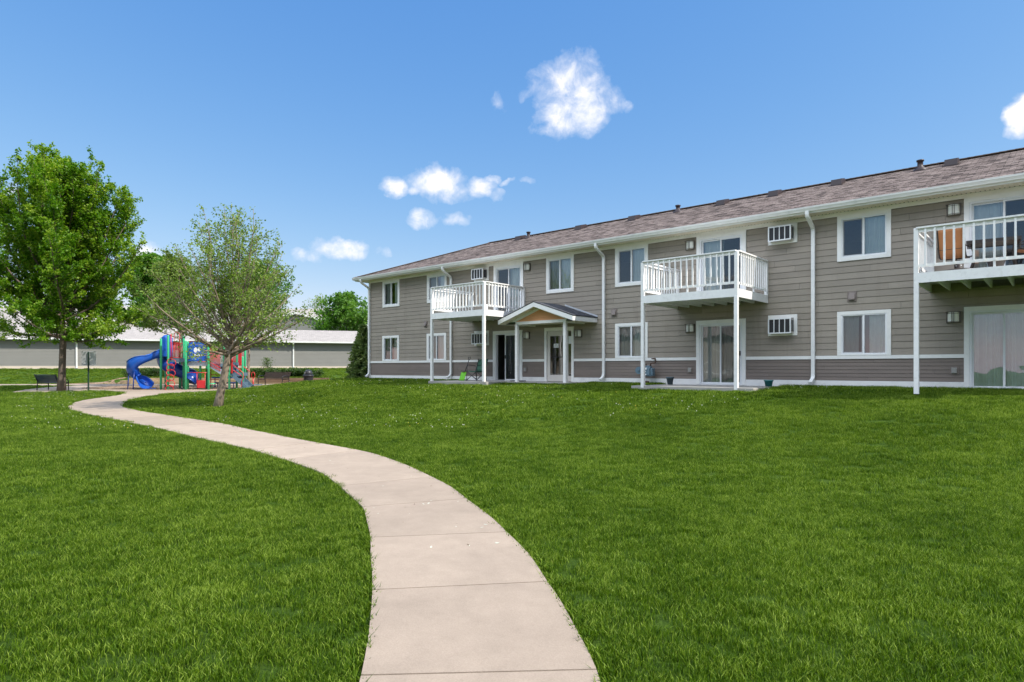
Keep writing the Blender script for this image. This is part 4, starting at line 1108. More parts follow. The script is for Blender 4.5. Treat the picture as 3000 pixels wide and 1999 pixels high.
pbox(mb, 681, 697, 1062, 1098, 37.45, 37.5); part('climbing_wall', mb, M['slate'])
mb = MB(); pbox(mb, 666, 669, 1052, 1094, 37.2, 37.28); pbox(mb, 677, 680, 1052, 1094, 37.2, 37.28); pbox(mb, 669, 677, 1058, 1094, 37.23, 37.26)
mb.tube([at(665.5,1055,37.18), at(667,1051,37.18), at(671,1049.5,37.18), at(676,1050,37.18), at(679.5,1053,37.18), at(680,1060,37.18)], .04, 8)
part('red_panel', mb, M['red'])
mb = MB(); pbox(mb, 698, 706, 1021, 1071, 38.0, 38.1); part('tall_panel', mb, M['red'])
mb = MB(); n_ = 4
for i in range(n_):
    pxl = 682+i*10.5; yy = 1098.5+i*10.5; a = at(pxl, yy, 37.3); b = at(pxl+12, yy, 37.3)
    mb.box(a.x, b.x, 37.0, 37.9, a.z-.04, a.z); mb.box(b.x-.03, b.x, 37.0, 37.9, a.z-.24, a.z-.041)
a = at(681,1098,37.0); b = at(724,1138,37.0)
for Y in (36.95, 37.92): mb.prism([(a.x,a.z-.16),(b.x,b.z-.1),(b.x,b.z+.14),(a.x+.1,a.z+.04)], 'y', Y, Y+.045)
pbox(mb, 702, 742, 1136, 1139.5, 36.8, 37.6); pbox(mb, 736, 757, 1127, 1129, 37.6, 38.2)
part('stairs', mb, M['slate'])
for Y in (36.93, 37.95):
    mb = MB(); mb.tube([at(681,1071,Y), at(684,1070.5,Y), at(712,1092,Y), at(713.5,1104,Y), at(711,1112,Y), at(708,1117,Y), at(708,1140,Y)], .022, 8)
    mb.tube([at(681,1086,Y), at(685,1086,Y), at(709,1103,Y)], .02, 8); part('handrail', mb, M['red'])
mb = MB(); mb.tube([at(702,1073,37.6), at(703,1070.5,37.6), at(709,1071,37.6), at(722,1081,37.6), at(733,1090,37.6)], .022, 8)
for i in range(4): mb.tube([at(702.5+i*3,1072+i*1.5,37.6), at(702.5+i*3,1095+i*1.5,37.6)], .013, 6)
mb.tube([at(702,1095,37.6), at(713,1100,37.6)], .018, 6); part('handrail', mb, M['red'])
for px0, px1, y, Y in ((623,681,1107,39.2),(630,692,1122,38.9)):
    mb = MB(); a = at(px0,y,Y); b = at(px1,y,Y); mb.box(a.x, b.x, Y-.1, Y+.1, a.z-.04, a.z+.04); 
    for f in (.12, .88): mb.tube([a.lerp(b, f)-Vector((0,0,.04)), Vector((a.lerp(b, f).x, Y, gz(a.lerp(b, f).x, Y)))], .03, 8)
    part('balance_beam', mb, M['navy'])
mb = MB(); a = at(622,1124,37.0); mb.lathe([(.16,0),(.17,.02),(.16,.05),(.1,.055)], (a.x, a.y, a.z-.03), 14); c = a+Vector((-.03,.05,-.03))
mb.tube([c, c-Vector((.02,0,.18)), c-Vector((.14,0,.26)), c-Vector((.2,0,.12))], .022, 8); part('seat', mb, M['green'])
mb = MB(); Y = 36.75
mb.tube([at(548,1092,Y), at(606,1092,Y)], .022, 8); mb.tube([at(577,1092,Y), at(577,1138,Y), at(601,1138,Y), at(601,1092,Y)], .02, 8); mb.tube([at(577,1115,Y), at(601,1115,Y)], .018, 8); part('counter_frame', mb, M['red'])
mb = MB(); pbox(mb, 578, 600.3, 1116, 1137, Y-.012, Y+.012); part('counter_panel', mb, M['red'])
mb = MB(); a = at(617.5,1084,37.9); mb.tube([a, Vector((a.x,a.y,gz(a.x,a.y)))], .024, 8); mb.tube([at(607,1098,37.9), at(641,1098,37.9)], .018, 7); mb.tube([at(607,1112,37.9), at(641,1112,37.9)], .018, 7); mb.tube([at(604,1083,37.9), at(620,1085,37.9)], .018, 7)
part('climbing_bars', mb, M['red'])
# separate grab bar
a = at(741.5, 1107, 38.3); g0 = gz(a.x, a.y)
T = empty('grab_bar', (a.x, a.y, g0), 0, 'red looped grab bar on a single post right of the play stairs', 'grab bar')
h = a.z-g0; mb = MB(); mb.tube([(0,0,-.05),(0,0,h)], .04, 10); mb.box(-.12,.12,-.05,.05,h,h+.03); mb.build('post', M['red'], T)
mb = MB(); mb.tube([(-.09,0,h+.03),(-.1,0,h+.22),(-.06,0,h+.31),(0,0,h+.33),(.06,0,h+.31),(.1,0,h+.22),(.09,0,h+.03)], .024, 8); mb.build('handle', M['red'], T)

# ------------------------------------------------------------------ timber wall, benches, bin, sign
T = empty('timber_retaining_wall', (-21, 46.2, .42), 0, 'low weathered timber retaining wall behind the playground walk', 'retaining wall')
rg = random.Random(5); mb = MB(); mb2 = MB()
for k in range(3):
    x = -28.75+(.0, .35, .9)[k]+rg.uniform(0, .1)
    while x < -13.3:
        L = min(rg.uniform(2.0, 2.7), -13.3-x)
        if L < .25: break
        z = -.05+k*.175; m_ = mb if x+L/2 < -17.6 else mb2; m_.ct = rg.random()
        dy = rg.uniform(-.012, .012); m_.box(x+.004, x+L-.004, -.13+dy+k*.03, .14+k*.02, z, z+.17+rg.uniform(-.004,.003)); x += L
mb.v = [(x+21, y, z) for x, y, z in mb.v]; mb2.v = [(x+21, y, z) for x, y, z in mb2.v]
mb.build('timber', M['timber'], T, bevel=.01)
M['oldtimber'] = pm('dark_old_timber', (.2,.13,.085), .85, .2, 2.5, .4, 30, .15, stretch=(1,4,4), tone=.2)
mb2.build('timber', M['oldtimber'], T, bevel=.01)
T = empty('brick_step', (-13.9, 45.9, gz(-13.9, 45.9)), 0, 'red and cream block step beside the black trash can', 'step')
mb = MB(); mb.box(-.3,.05,-.2,.2,-.05,.16); mb.build('red_block', M['brick'], T, bevel=.008)
mb = MB(); mb.box(.056,.55,-.2,.2,-.05,.22); mb.box(-.29,.04,-.16,.2,.165,.3); mb.build('cream_block', M['cream'], T, bevel=.008)

def bench(loc, rz, label, wood, L=1.85):
    T = empty('park_bench', loc, rz, label, 'bench', 'park benches by the playground')
    mb = MB()                      # seat faces local -y
    for i in range(6): mb.box(-L/2, L/2, -.27+i*.085, -.2+i*.085, .42, .455)
    mb.build('seat', wood, T, bevel=.006)
    mb = MB()
    for i in range(6):
        z = .5+i*.062; y = .245+(z-.45)*.42; mb.beam((-L/2, y, z), (L/2, y, z), .026, .052, (0,.42,1))
    z = .5+6*.062; y = .245+(z-.45)*.42; mb.tube([(-L/2-.01, y, z), (L/2+.01, y, z)], .026, 8)
    mb.build('backrest', wood, T)
    for x in (-L/2+.06, L/2-.06):
        mb = MB()
        mb.tube([(x,-.3,-.03),(x,-.3,.3),(x,-.31,.5),(x,-.29,.58),(x,-.22,.635),(x,-.1,.65),(x,.12,.645),(x,.27,.6),(x,.3,.5),(x,.31,.3),(x,.33,-.03)], .027, 8)
        mb.tube([(x,-.3,.41),(x,.3,.41)], .024, 8); mb.tube([(x,.27,.42),(x,.47,.9)], .022, 8)
        mb.build('leg_frame', M['black'], T)
    return T
b = bench((-25.95, 36.0, gz(-25.95, 36)+.02), R(160), 'black slatted park bench behind the large maple', M['black'], 1.75)
bench((-16.1, 43.0, gz(-16.1, 43)+.04), R(-24), 'brown slatted park bench with black arms beside the trash can', M['brownwood'], 2.25)

T = empty('trash_can', (-13.75, 43.0, gz(-13.75, 43)), 0, 'round black domed trash can at the end of the brown bench', 'trash can')
mb = MB(); mb.lathe([(.26,-.02),(.27,.02),(.31,.6),(.315,.62),(.3,.63)], (0,0,0), 26)
for i in range(26): a = i*6.2832/26; mb.beam((.262*math.cos(a),.262*math.sin(a),.05), (.31*math.cos(a),.31*math.sin(a),.6), .02, .012, (math.cos(a),math.sin(a),0))
mb.build('body', M['trash'], T)
mb = MB(); mb.lathe([(.32,.63),(.355,.64),(.36,.72),(.34,.75),(.28,.78)], (0,0,0), 26)
mb.lathe([(.27,.78),(.27,.86),(.25,.95),(.2,1.03),(.12,1.09),(.03,1.11)], (0,0,0), 26); mb.build('lid', M['trash'], T)
mb = MB(); mb.cs = True; mb.grid([[((.275-.0)*math.cos(a)*f, (.275)*math.sin(a)*f, z) for a in [(3.5+.1*i) for i in range(9)]] for z, f in ((.84,1),(.9,.97),(.95,.92))]); mb.build('flap', M['ventbox'], T)

x = xat(259, 36.1)
T = empty('sign', (x, 36.1, gz(x, 36.1)), 0, 'grey back of a square sign on a dark green post', 'sign')
mb = MB(); mb.box(-.03,.03,-.03,.03,-.1,2.2)
for i in range(14): mb.box(-.009,.009,-.0315,-.0302,.3+.13*i,.32+.13*i)
mb.build('post', M['signpost'], T)
mb = MB(); w, z0, z1, c = .41, 1.43, 2.24, .05
P = [(-w+c,z0),(w-c,z0),(w,z0+c),(w,z1-c),(w-c,z1),(-w+c,z1),(-w,z1-c),(-w,z0+c)]; mb.prism(P, 'y', .032, .038); mb.build('panel', M['signgrey'], T)

# ------------------------------------------------------------------ things by the building
def bthing(name, u, v, z, rz, *a):
    T = empty(name, bw(u, v, z), BROT+rz, *a); return T
# gas meter: local x along the wall, -y out from it
T = bthing('gas_meter', 16.6, .3, 1.03, 0, 'blue grey gas meter with rusty pipes on the lower wall', 'gas meter')
mb = MB(); mb.box(-.15,.08,-.1,.1,.28,.6); mb.box(-.12,.06,-.13,.13,.3,.56); mb.prism([(-.14,.6),(.07,.6),(.04,.66),(-.1,.66)], 'y', -.09, .09); mb.build('body', M['meter'], T, bevel=.02)
mb = MB(); mb.box(.08,.16,-.08,.1,.3,.57); mb.build('cover', M['meter'], T, bevel=.02)
mb = MB(); mb.box(-.13,-.04,-.145,-.131,.52,.59); mb.box(-.12,-.07,-.142,-.131,.44,.47); mb.box(-.12,-.05,-.142,-.131,.33,.37); mb.build('dial_plate', M['paper'], T)
mb = MB(); mb.tube([(-.26,0,-.1),(-.26,0,.62),(-.24,0,.68),(-.12,0,.7),(-.1,0,.64)], .018, 8); mb.tube([(-.26,0,.2),(-.26,0,.33)], .034, 8); mb.tube([(.04,0,.64),(.05,0,.74),(.2,0,.75),(.23,.02,.78),(.23,.02,.86),(.2,.04,.91),(.06,.06,.9),(.05,.27,.9)], .022, 8)
mb.tube([(-.26,0,.08),(-.1,0,.09),(-.02,0,.08)], .03, 8); mb.build('pipe', M['rust'], T)
mb = MB(); mb.tube([(-.42,-.03,.49),(-.42,.03,.49)], .13, 18); mb.tube([(-.42,-.06,.49),(-.42,-.03,.49)], .045, 12); mb.tube([(-.42,0,.49),(-.26,0,.49)], .035, 8); mb.build('regulator', M['meter'], T)

def pot(name, u, v, z, r0, r1, h, mat, label):
    mb = MB(); mb.lathe([(r0,0),(r1*.96,h*.8),(r1*1.06,h*.8),(r1*1.08,h),(r1*.95,h),(r1*.9,h*.85)], (0,0,0), 18)
    T = mb.build(name, mat); T.location = bw(u, v, z); tag(T, label, 'flower pot', 'empty flower pots on the patio')
pot('flower_pot', 17.55, .62, 1.046, .085, .125, .26, M['pot'], 'tall dark blue grey flower pot left of the patio door')
pot('flower_pot', 20.82, .6, 1.046, .095, .13, .19, M['teal'], 'short teal flower pot right of the patio door')
T = bthing('door_mat', 10.2, .75, 1.071, 0, 'dark doormat on the slab beside the porch post', 'doormat'); mb = MB(); mb.box(.45,.95,-.2,.2,0,.03); mb.build('mat', M['black'], T, bevel=.006)

# folding camp chair
T = bthing('camp_chair', 8.75, .95, 1.071, 0, 'green folding camp chair with black frame on the first patio', 'camp chair')
mb = MB(); mb.cs = True; mb.grid([[(-.26+.52*i/6, -.27+.5*j/6+.0, .42-.05*math.sin(math.pi*i/6)-.02*j/6) for i in range(7)] for j in range(7)]); mb.build('seat', M['campgreen'], T).modifiers.new('t', 'SOLIDIFY').thickness = .012
mb = MB(); mb.cs = True; mb.grid([[(-.27+.54*i/6, .23+.2*j/6+.06*math.sin(math.pi*i/6), .4+.52*j/6-(.03 if i in (0,6) and j == 6 else 0)) for i in range(7)] for j in range(7)]); mb.build('backrest', M['campgreen'], T).modifiers.new('t', 'SOLIDIFY').thickness = .012
mb = MB()
for s in (-1, 1):
    x = s*.29
    mb.tube([(x,-.3,0),(x,-.28,.42),(x,-.27,.6),(x,-.22,.66),(x,.25,.63)], .013, 7); mb.tube([(x,.3,0),(x,.24,.42),(x*.95,.43,.94)], .013, 7); mb.tube([(x,-.3,.02),(x,.28,.38)], .011, 6)
    mb.tube([(x,.3,.02),(x,-.28,.38)], .011, 6)
mb.tube([(-.29,-.28,.05),(.29,-.28,.38)], .011, 6); mb.tube([(.29,-.28,.05),(-.29,-.28,.38)], .011, 6); mb.tube([(-.29,.28,.05),(.29,.28,.38)], .011, 6); mb.build('frame', M['black'], T)
mb = MB(); mb.box(-.6,-.31,-.35,-.05,.405,.42); mb.build('side_tray', M['black'], T)
# snow shovel leaning on the chair
T = bthing('shovel', 8.3, 1.35, 1.072, 0, 'lime green shovel with black handle leaning on the camp chair', 'shovel')
mb = MB(); mb.cs = True; mb.grid([[(-.15+.3*i/6+(.02 if j else 0)*0, -.05+.14*j/5+.035*math.cos(math.pi*(i/6-.5)), .005+.36*j/5) for i in range(7)] for j in range(6)]); mb.build('blade', M['lime'], T).modifiers.new('t', 'SOLIDIFY').thickness = .01
mb = MB(); mb.tube([(0,.12,.3),(.1,.3,.88)], .014, 8); mb.tube([(.1,.3,.88),(.05,.31,.96),(.06,.315,1.0),(.17,.325,1.0),(.17,.32,.96),(.1,.3,.88)], .013, 7); mb.build('handle', M['black'], T)

# furniture on the right balcony
DZ = 3.886
T = bthing('patio_chair', 25.62, 1.45, DZ, R(172), 'tan sling patio chair turned away on the right balcony', 'chair', 'patio chairs on the right balcony')
def sling_chair(T):
    mb = MB(); mb.cs = True
    S = [(-.3,.47),(-.1,.43),(.12,.4),(.24,.42),(.3,.52),(.36,.75),(.43,1.0),(.46,1.1)]
    mb.grid([[(-.25+.5*i/4, y, z) for i in range(5)] for y, z in S]); mb.build('sling', M['sling'], T).modifiers.new('t', 'SOLIDIFY').thickness = .008
    mb = MB()
    for s in (-1, 1):
        mb.tube([(s*.27, y, z) for y, z in S], .018, 7); mb.tube([(s*.29,-.3,.45),(s*.32,-.28,.6),(s*.32,-.15,.66),(s*.32,.2,.64),(s*.28,.34,.66)], .018, 7)
    mb.tube([(-.27,-.1,.41),(.27,-.1,.41)], .015, 6); mb.tube([(-.27,.32,.6),(.27,.32,.6)], .012, 6); mb.tube([(-.27,.33,.66),(.27,.33,.66)], .01, 6); mb.build('frame', M['patiometal'], T)
    mb = MB(); mb.tube([(0,0,.1),(0,0,.4)], .03, 10); mb.tube([(-.1,0,.34),(.1,0,.34)], .025, 8)
    for k in range(4): a = k*math.pi/2+.6; mb.tube([(.02*math.cos(a),.02*math.sin(a),.12),(.2*math.cos(a),.2*math.sin(a),.08),(.33*math.cos(a),.33*math.sin(a),.02)], .022, 7)
    mb.build('swivel_base', M['patiometal'], T)
sling_chair(T)
T = bthing('patio_table', 26.35, 1.3, DZ, R(4), 'dark metal patio table with tiled top on the right balcony', 'table')
mb = MB(); mb.box(-.48,.48,-.4,.4,.735,.75); ring(mb, -.5, .5, .715, .735, .03, -.42, .42)
for i in range(4):
    mb.box(-.5,.5,-.42+.21*i,-.395+.21*i,.7,.715)
mb.build('tabletop', M['tile'], T)
mb = MB(); mb.box(-.52,.52,-.44,-.401,.69,.76); mb.box(-.52,.52,.401,.44,.69,.76); mb.box(-.52,-.481,-.4,.4,.69,.76); mb.box(.481,.52,-.4,.4,.69,.76); mb.build('rim', M['patiometal'], T)
for sx_ in (-1, 1):
    for sy_ in (-1, 1):
        mb = MB(); mb.tube([(sx_*.42,sy_*.34,.7),(sx_*.38,sy_*.3,.55),(sx_*.38,sy_*.3,.3),(sx_*.46,sy_*.38,0)], .022, 7); mb.build('leg', M['patiometal'], T)
T = bthing('patio_chair', 27.1, 1.35, DZ, R(-80), 'tan sling patio chair at the far end of the balcony table', 'chair', 'patio chairs on the right balcony'); sling_chair(T)
T = bthing('umbrella_base', 25.75, 2.1, DZ, 0, 'low round dark metal base lying on the right balcony floor', 'umbrella base')
mb = MB(); mb.lathe([(.36,0),(.36,.02),(.3,.04),(.1,.07),(.05,.08),(.03,.2)], (0,0,0), 24); mb.build('disc', M['patiometal'], T)
mb = MB(); mb.tube([(0,0,.1),(.01,0,.22)], .025, 8); mb.tube([(-.06,0,.14),(.06,0,.14)], .012, 6); mb.build('collar', M['flash'], T)
for nm, u_, v_, lab in (('storage_tub', 26.45, 2.0, 'small dark plastic tub under the table on the right balcony'),):
    T = bthing(nm, u_, v_, DZ, 0, lab, 'tub'); mb = MB(); mb.lathe([(.12,0),(.2,.25),(.21,.26),(.19,.26),(.12,.03)], (0,0,0), 18); mb.build('tub', M['patiometal'], T)
T = bthing('plastic_jug', 10.2, 1.9, DZ, 0, 'small white container standing on the first balcony', 'container')
mb = MB(); mb.lathe([(.07,0),(.075,.1),(.07,.16),(.04,.2),(.035,.23)], (0,0,0), 14); mb.build('body', M['vinyl'], T)

# ------------------------------------------------------------------ trees
def leaves(name, P, size, tone, mat, parent, seed, up=.5, long=1.15):
    rg = np.random.default_rng(seed); n = len(P)
    nr = rg.normal(size=(n,3)); nr[:,2] = np.abs(nr[:,2])*.6+up; nr /= np.linalg.norm(nr, axis=1)[:,None]
    a = rg.normal(size=(n,3)); a -= nr*np.sum(a*nr, 1)[:,None]; a /= np.linalg.norm(a, axis=1)[:,None]
    b = np.cross(nr, a); s = (size*rg.uniform(.6, 1.25, n))[:,None]
    v = np.empty((n,5,3))
    v[:,0] = P; v[:,1] = P+s*(.42*long*a+.45*b+.1*nr); v[:,2] = P+s*(1.0*long*a+.12*b-.12*nr); v[:,3] = P+s*(.5*long*a-.46*b+.1*nr); v[:,4] = P+s*(.45*long*a)
    idx = np.arange(n)[:,None]*5
    f = np.concatenate([idx+np.array([0,4,2,1]), idx+np.array([0,3,2,4])], 1).reshape(-1,4)
    me = bpy.data.meshes.new(name); me.vertices.add(n*5); me.loops.add(n*8); me.polygons.add(n*2)
    me.vertices.foreach_set('co', v.astype(np.float32).ravel()); me.loops.foreach_set('vertex_index', f.astype(np.int32).ravel())
    me.polygons.foreach_set('loop_start', np.arange(0, n*8, 4, dtype=np.int32)); me.polygons.foreach_set('loop_total', np.full(n*2, 4, np.int32))
    me.update(calc_edges=True)
    ca = me.color_attributes.new('tone', 'FLOAT_COLOR', 'POINT'); t = np.clip(tone, 0, 1)
    ca.data.foreach_set('color', np.repeat(np.stack([t,t,t,np.ones(n)],1), 5, 0).astype(np.float32).ravel())
    me.materials.append(mat); o = bpy.data.objects.new(name, me); COL.objects.link(o); o.parent = parent; return o

def tree(name, label, base, env, fork, trunk_r, nlimb, el, mats, leaf, seed, lean=(0,0), bend=.25, sub=(.45,.7), twig=.5, nl=5, per=.3, cx=(0,0), lead=.8, group=None, jit=.13, droop=0, cat='tree', twigr=.006, subr=.5, start=.3, over=0, upb=.25):
    rg = random.Random(seed); T = empty(name, base, 0, label, cat, group)
    ez = [e[0] for e in env]; er = [e[1] for e in env]; H = ez[-1]
    ph = [rg.uniform(0, 6.28) for _ in range(3)]
    def inside(p):
        if p.z < ez[0] or p.z > H: return False
        k = min(1, max(0, (p.z-fork)/(H-fork))); ox = cx[0]*min(1, p.z/fork); oy = cx[1]*min(1, p.z/fork)
        a = math.atan2(p.y-oy, p.x-ox); r = float(np.interp(p.z, ez, er))*(1+.1*math.sin(3*a+ph[0]+p.z)+.08*math.sin(7*a+ph[1]-2*p.z))
        return math.hypot(p.x-ox, p.y-oy) < r
    wood = MB(); L = []; TN = []
    def march(p, d, maxl, step, bd, wob, over=0):
        pts = [p.copy()]; d = d.normalized(); l = 0; lim = maxl*rg.uniform(.85, 1.1); ex = rg.randint(0, over)
        while l < lim:
            d = (d+Vector((rg.gauss(0,wob), rg.gauss(0,wob), rg.gauss(0,wob)+bd*step))).normalized(); p = p+d*step; l += step
            pts.append(p.copy())
            if not inside(p):
                if ex <= 0: break
                ex -= 1
        return pts
    # trunk and leader
    tp = [Vector((lean[0]*t, lean[1]*t, fork*t)) for t in (0,.25,.5,.75,1)]
    tp[0].z = -.15; q = tp[-1].copy(); d = Vector((lean[0]*.15, lean[1]*.15, fork)).normalized()
    lead_pts = []; n = 10
    for i in range(1, n+1):
        q = q+Vector((rg.gauss(0,.05)+(cx[0]-lean[0])*.08, rg.gauss(0,.05)+(cx[1]-lean[1])*.08, (H*lead-fork)/n)); lead_pts.append(q.copy())
    allp = tp+lead_pts; rad = [trunk_r*1.45, trunk_r*1.08, trunk_r, trunk_r*.95, trunk_r*.98]+[trunk_r*(.72*(1-i/n)+.04) for i in range(n)]
    wood.tube(allp, rad, 12)
    def on_trunk(z):
        for a, b, ra, rb in zip(allp, allp[1:], rad, rad[1:]):
            if a.z <= z <= b.z: f = (z-a.z)/(b.z-a.z+1e-6); return a.lerp(b, f), ra+(rb-ra)*f
        return allp[-1].copy(), rad[-1]
    def put(p, ct, k):
        for _ in range(k):
            L.append((p.x+rg.gauss(0,jit), p.y+rg.gauss(0,jit), p.z+rg.gauss(0,jit*.8)-droop*rg.random())); TN.append(ct+rg.gauss(0,.14))
    for i in range(nlimb):
        t = i/max(1, nlimb-1); zs = fork*.93+(H*lead*.93-fork*.93)*t**1.25; p0, r0 = on_trunk(zs)
        az = i*2.39996+rg.uniform(-.35,.35); e_ = R(el[0]+(el[1]-el[0])*t+rg.uniform(-9,9))
        d = Vector((math.cos(az)*math.cos(e_), math.sin(az)*math.cos(e_), math.sin(e_)))
        lim = march(p0, d, H*1.2, .22, bend*(.35+.9*t), .045, over); m_ = len(lim)
        if m_ < 4: continue
        r1 = min(r0*.7, trunk_r*(.5-.26*t)); wood.tube(lim, [max(.008, r1*(1-k/m_)**.9) for k in range(m_)], 7)
        ct0 = rg.gauss(.45, .08)
        k = start*m_; 
        while k < m_-1:
            ki = int(k); p = lim[ki]; dl = (lim[ki+1]-lim[ki]).normalized(); ax = dl.orthogonal(); ax.rotate(Matrix.Rotation(rg.uniform(0,6.283), 3, dl))
            ds = dl*math.cos(.75)+ax*math.sin(.75)*rg.uniform(.6,1); ds.z += .12
            sl = march(p, ds, (sub[0]+sub[1]*(1-k/m_))*H*.18*rg.uniform(.7,1.3), .16, bend*.8, .07); ms = len(sl)
            rs = max(.007, r1*(1-k/m_)*subr)
            if ms > 2: wood.tube(sl, [max(.004, rs*(1-j/ms)) for j in range(ms)], 5)
            ct = ct0+rg.gauss(0, .13); j = max(1, int(ms*.15))
            while j < ms:
                pj = sl[int(j)]; dj = (sl[min(int(j)+1, ms-1)]-sl[max(int(j)-1,0)])
                if dj.length < 1e-6: dj = ds.copy()
                dj.normalize(); ax = dj.orthogonal(); ax.rotate(Matrix.Rotation(rg.uniform(0,6.283), 3, dj))
                dt = (dj*.75+ax*.65+Vector((0,0,upb))).normalized(); tl = twig*rg.uniform(.5,1.2)
                tw = [pj, pj+dt*tl*.5+Vector((0,0,.02)), pj+dt*tl+Vector((0,0,.07*tl))]
                if twigr: wood.tube(tw, [twigr, twigr*.8, twigr*.4], 4, False)
                c2 = ct+rg.gauss(0,.08)
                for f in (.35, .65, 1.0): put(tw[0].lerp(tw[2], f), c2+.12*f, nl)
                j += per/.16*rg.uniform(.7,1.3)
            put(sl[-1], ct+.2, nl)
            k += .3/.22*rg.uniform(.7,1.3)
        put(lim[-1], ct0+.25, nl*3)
    wood.build('trunk', mats[0], T)
    leaves('crown', np.array(L), leaf, np.array(TN), mats[1], T, seed)
    return T, len(L)

x, y = -24.95, 35.27
T1, n1 = tree('maple_tree', 'large dense green maple with thick dark trunk left of the playground', (x, y, gz(x, y)),
    [(2.5,2.2),(3.0,3.1),(3.8,3.6),(5,3.8),(7,4.15),(8.6,4.3),(9.7,3.95),(10.5,3.35),(11.1,2.7),(11.7,1.9),(12.05,1.1)], 3.1, .17, 58, (-4, 78), (M['darkbark'], M['leaf_maple']), .105, 11, bend=.34, sub=(.3,.42), twig=.55, nl=13, per=.25, lead=.85, jit=.062, twigr=0, lean=(.1,0), start=.1, over=5, upb=.6, subr=.4)
x, y = -10.62, 22.96
T2, n2 = tree('young_tree', 'sparse pale leaved tree with open branches beside the footpath', (x, y, gz(x, y)),
    [(1.75,1.5),(2.15,2.4),(2.9,2.55),(3.8,2.3),(4.8,1.95),(5.7,1.5),(6.3,1.0),(6.75,.5),(7.0,.15)], 1.95, .128, 46, (14, 79), (M['bark'], M['leaf_sparse']), .07, 23, lean=(.42,0), cx=(.55,0), bend=.2, sub=(.4,.5), twig=.34, nl=3, per=.19, lead=.5, jit=.05, twigr=.0034, subr=.42, over=2, start=.2)
x, y = xat(727, 39.4), 39.4
T3, n3 = tree('young_tree', 'slim pale trunk tree standing between the play stairs and the brown bench', (x, y, gz(x, y)),
    [(2.9,.9),(3.3,2.2),(4.2,2.7),(5.2,2.6),(6.2,2.0),(7.0,1.1),(7.5,.3)], 2.75, .078, 30, (15, 76), (M['bark'], M['leaf_bright']), .11, 35, cx=(.9,0), lean=(.05,0), bend=.25, sub=(.45,.6), twig=.4, nl=4, per=.22, jit=.09, twigr=.003, over=2, subr=.35)
x, y = xat(532, 41.5), 41.5
T4, n4 = tree('young_tree', 'grey green leafy tree rising behind the blue spiral slide', (x, y, gz(x, y)),
    [(3.2,.9),(3.7,1.8),(4.8,2.25),(6,2.2),(7.0,1.7),(7.7,1.0),(8.2,.3)], 3.0, .09, 30, (10, 76), (M['bark'], M['leaf_grey']), .1, 47, cx=(-.45,0), bend=.25, sub=(.45,.6), twig=.4, nl=6, per=.2, jit=.09, twigr=.003, over=2, subr=.35)
x, y = xat(452, 70), 70
tree('leafy_tree', 'bright green rounded tree behind the garage roof left of the thin tree', (x, y, 1.5),
    [(3,1.5),(4.5,3.5),(7,4.6),(9.3,4.2),(11,2.8),(12,1.0)], 3.2, .22, 24, (20, 76), (M['darkbark'], M['leaf_bright']), .3, 59, bend=.35, sub=(.4,.5), twig=.6, nl=4, per=.4, jit=.18, twigr=0)
x, y = xat(1012, 74), 74
tree('leafy_tree', 'light green broad tree showing between the garage roof and the apartment building', (x, y, 1.5),
    [(1.2,2.2),(2.5,3.5),(4.5,3.9),(6,3.5),(7.4,2.5),(8.3,1.0)], 1.5, .2, 26, (10, 76), (M['darkbark'], M['leaf_bright']), .26, 61, bend=.35, sub=(.4,.5), twig=.6, nl=4, per=.36, jit=.18, twigr=0)
x, y = xat(935, 96), 96
tree('bare_tree', 'thin nearly bare tree above the distant roof', (x, y, 1.6),
    [(4,1),(6,2.2),(8.5,2.6),(10,1.6),(10.6,.4)], 4, .12, 12, (30, 74), (M['bark'], M['leaf_sparse']), .2, 71, bend=.25, sub=(.4,.5), twig=.5, nl=1, per=.6, jit=.15, twigr=.012)

# spruce at the corner
x, y = -8.1, 34.75
T = empty('spruce_tree', (x, y, gz(x, y)), 0, 'small dark green spruce at the far corner of the apartment building', 'tree')
rg = random.Random(8); mb = MB(); mb.tube([(0,0,-.1),(0,0,1.6),(.02,0,3.0)], [.08,.05,.008], 8); P = []; TN = []
z = .12
while z < 2.95:
    Lb = .95*(1-z/3.05)**.8+.05; n = 9 if z < 2.4 else 6; a0 = rg.uniform(0, 6.28)
    for i in range(n):
        a = a0+i*6.283/n+rg.uniform(-.25,.25); l = Lb*rg.uniform(.7,1.12); pts = []
        for j in range(9):
            t = j/8; pts.append(Vector((math.cos(a)*l*t, math.sin(a)*l*t, z+.18*t*l-.34*l*t*t+.12*l*t**4+.06)))
        mb.tube(pts, [.014*(1-j/9) for j in range(9)], 4, False); ct = rg.gauss(.35,.12)
        for j in range(1, 9):
            for s in range(14):
                p = pts[j]; w = .16*(1-j/10)*l
                P.append((p.x+rg.gauss(0,.03)-math.sin(a)*rg.uniform(-w,w), p.y+rg.gauss(0,.03)+math.cos(a)*rg.uniform(-w,w), p.z+rg.gauss(0,.018)-.03)); TN.append(ct+.04*j+rg.gauss(0,.1))
    z += .16
mb.build('trunk', M['darkbark'], T); leaves('crown', np.array(P), .085, np.array(TN), M['needles'], T, 5, .2, 1.7)

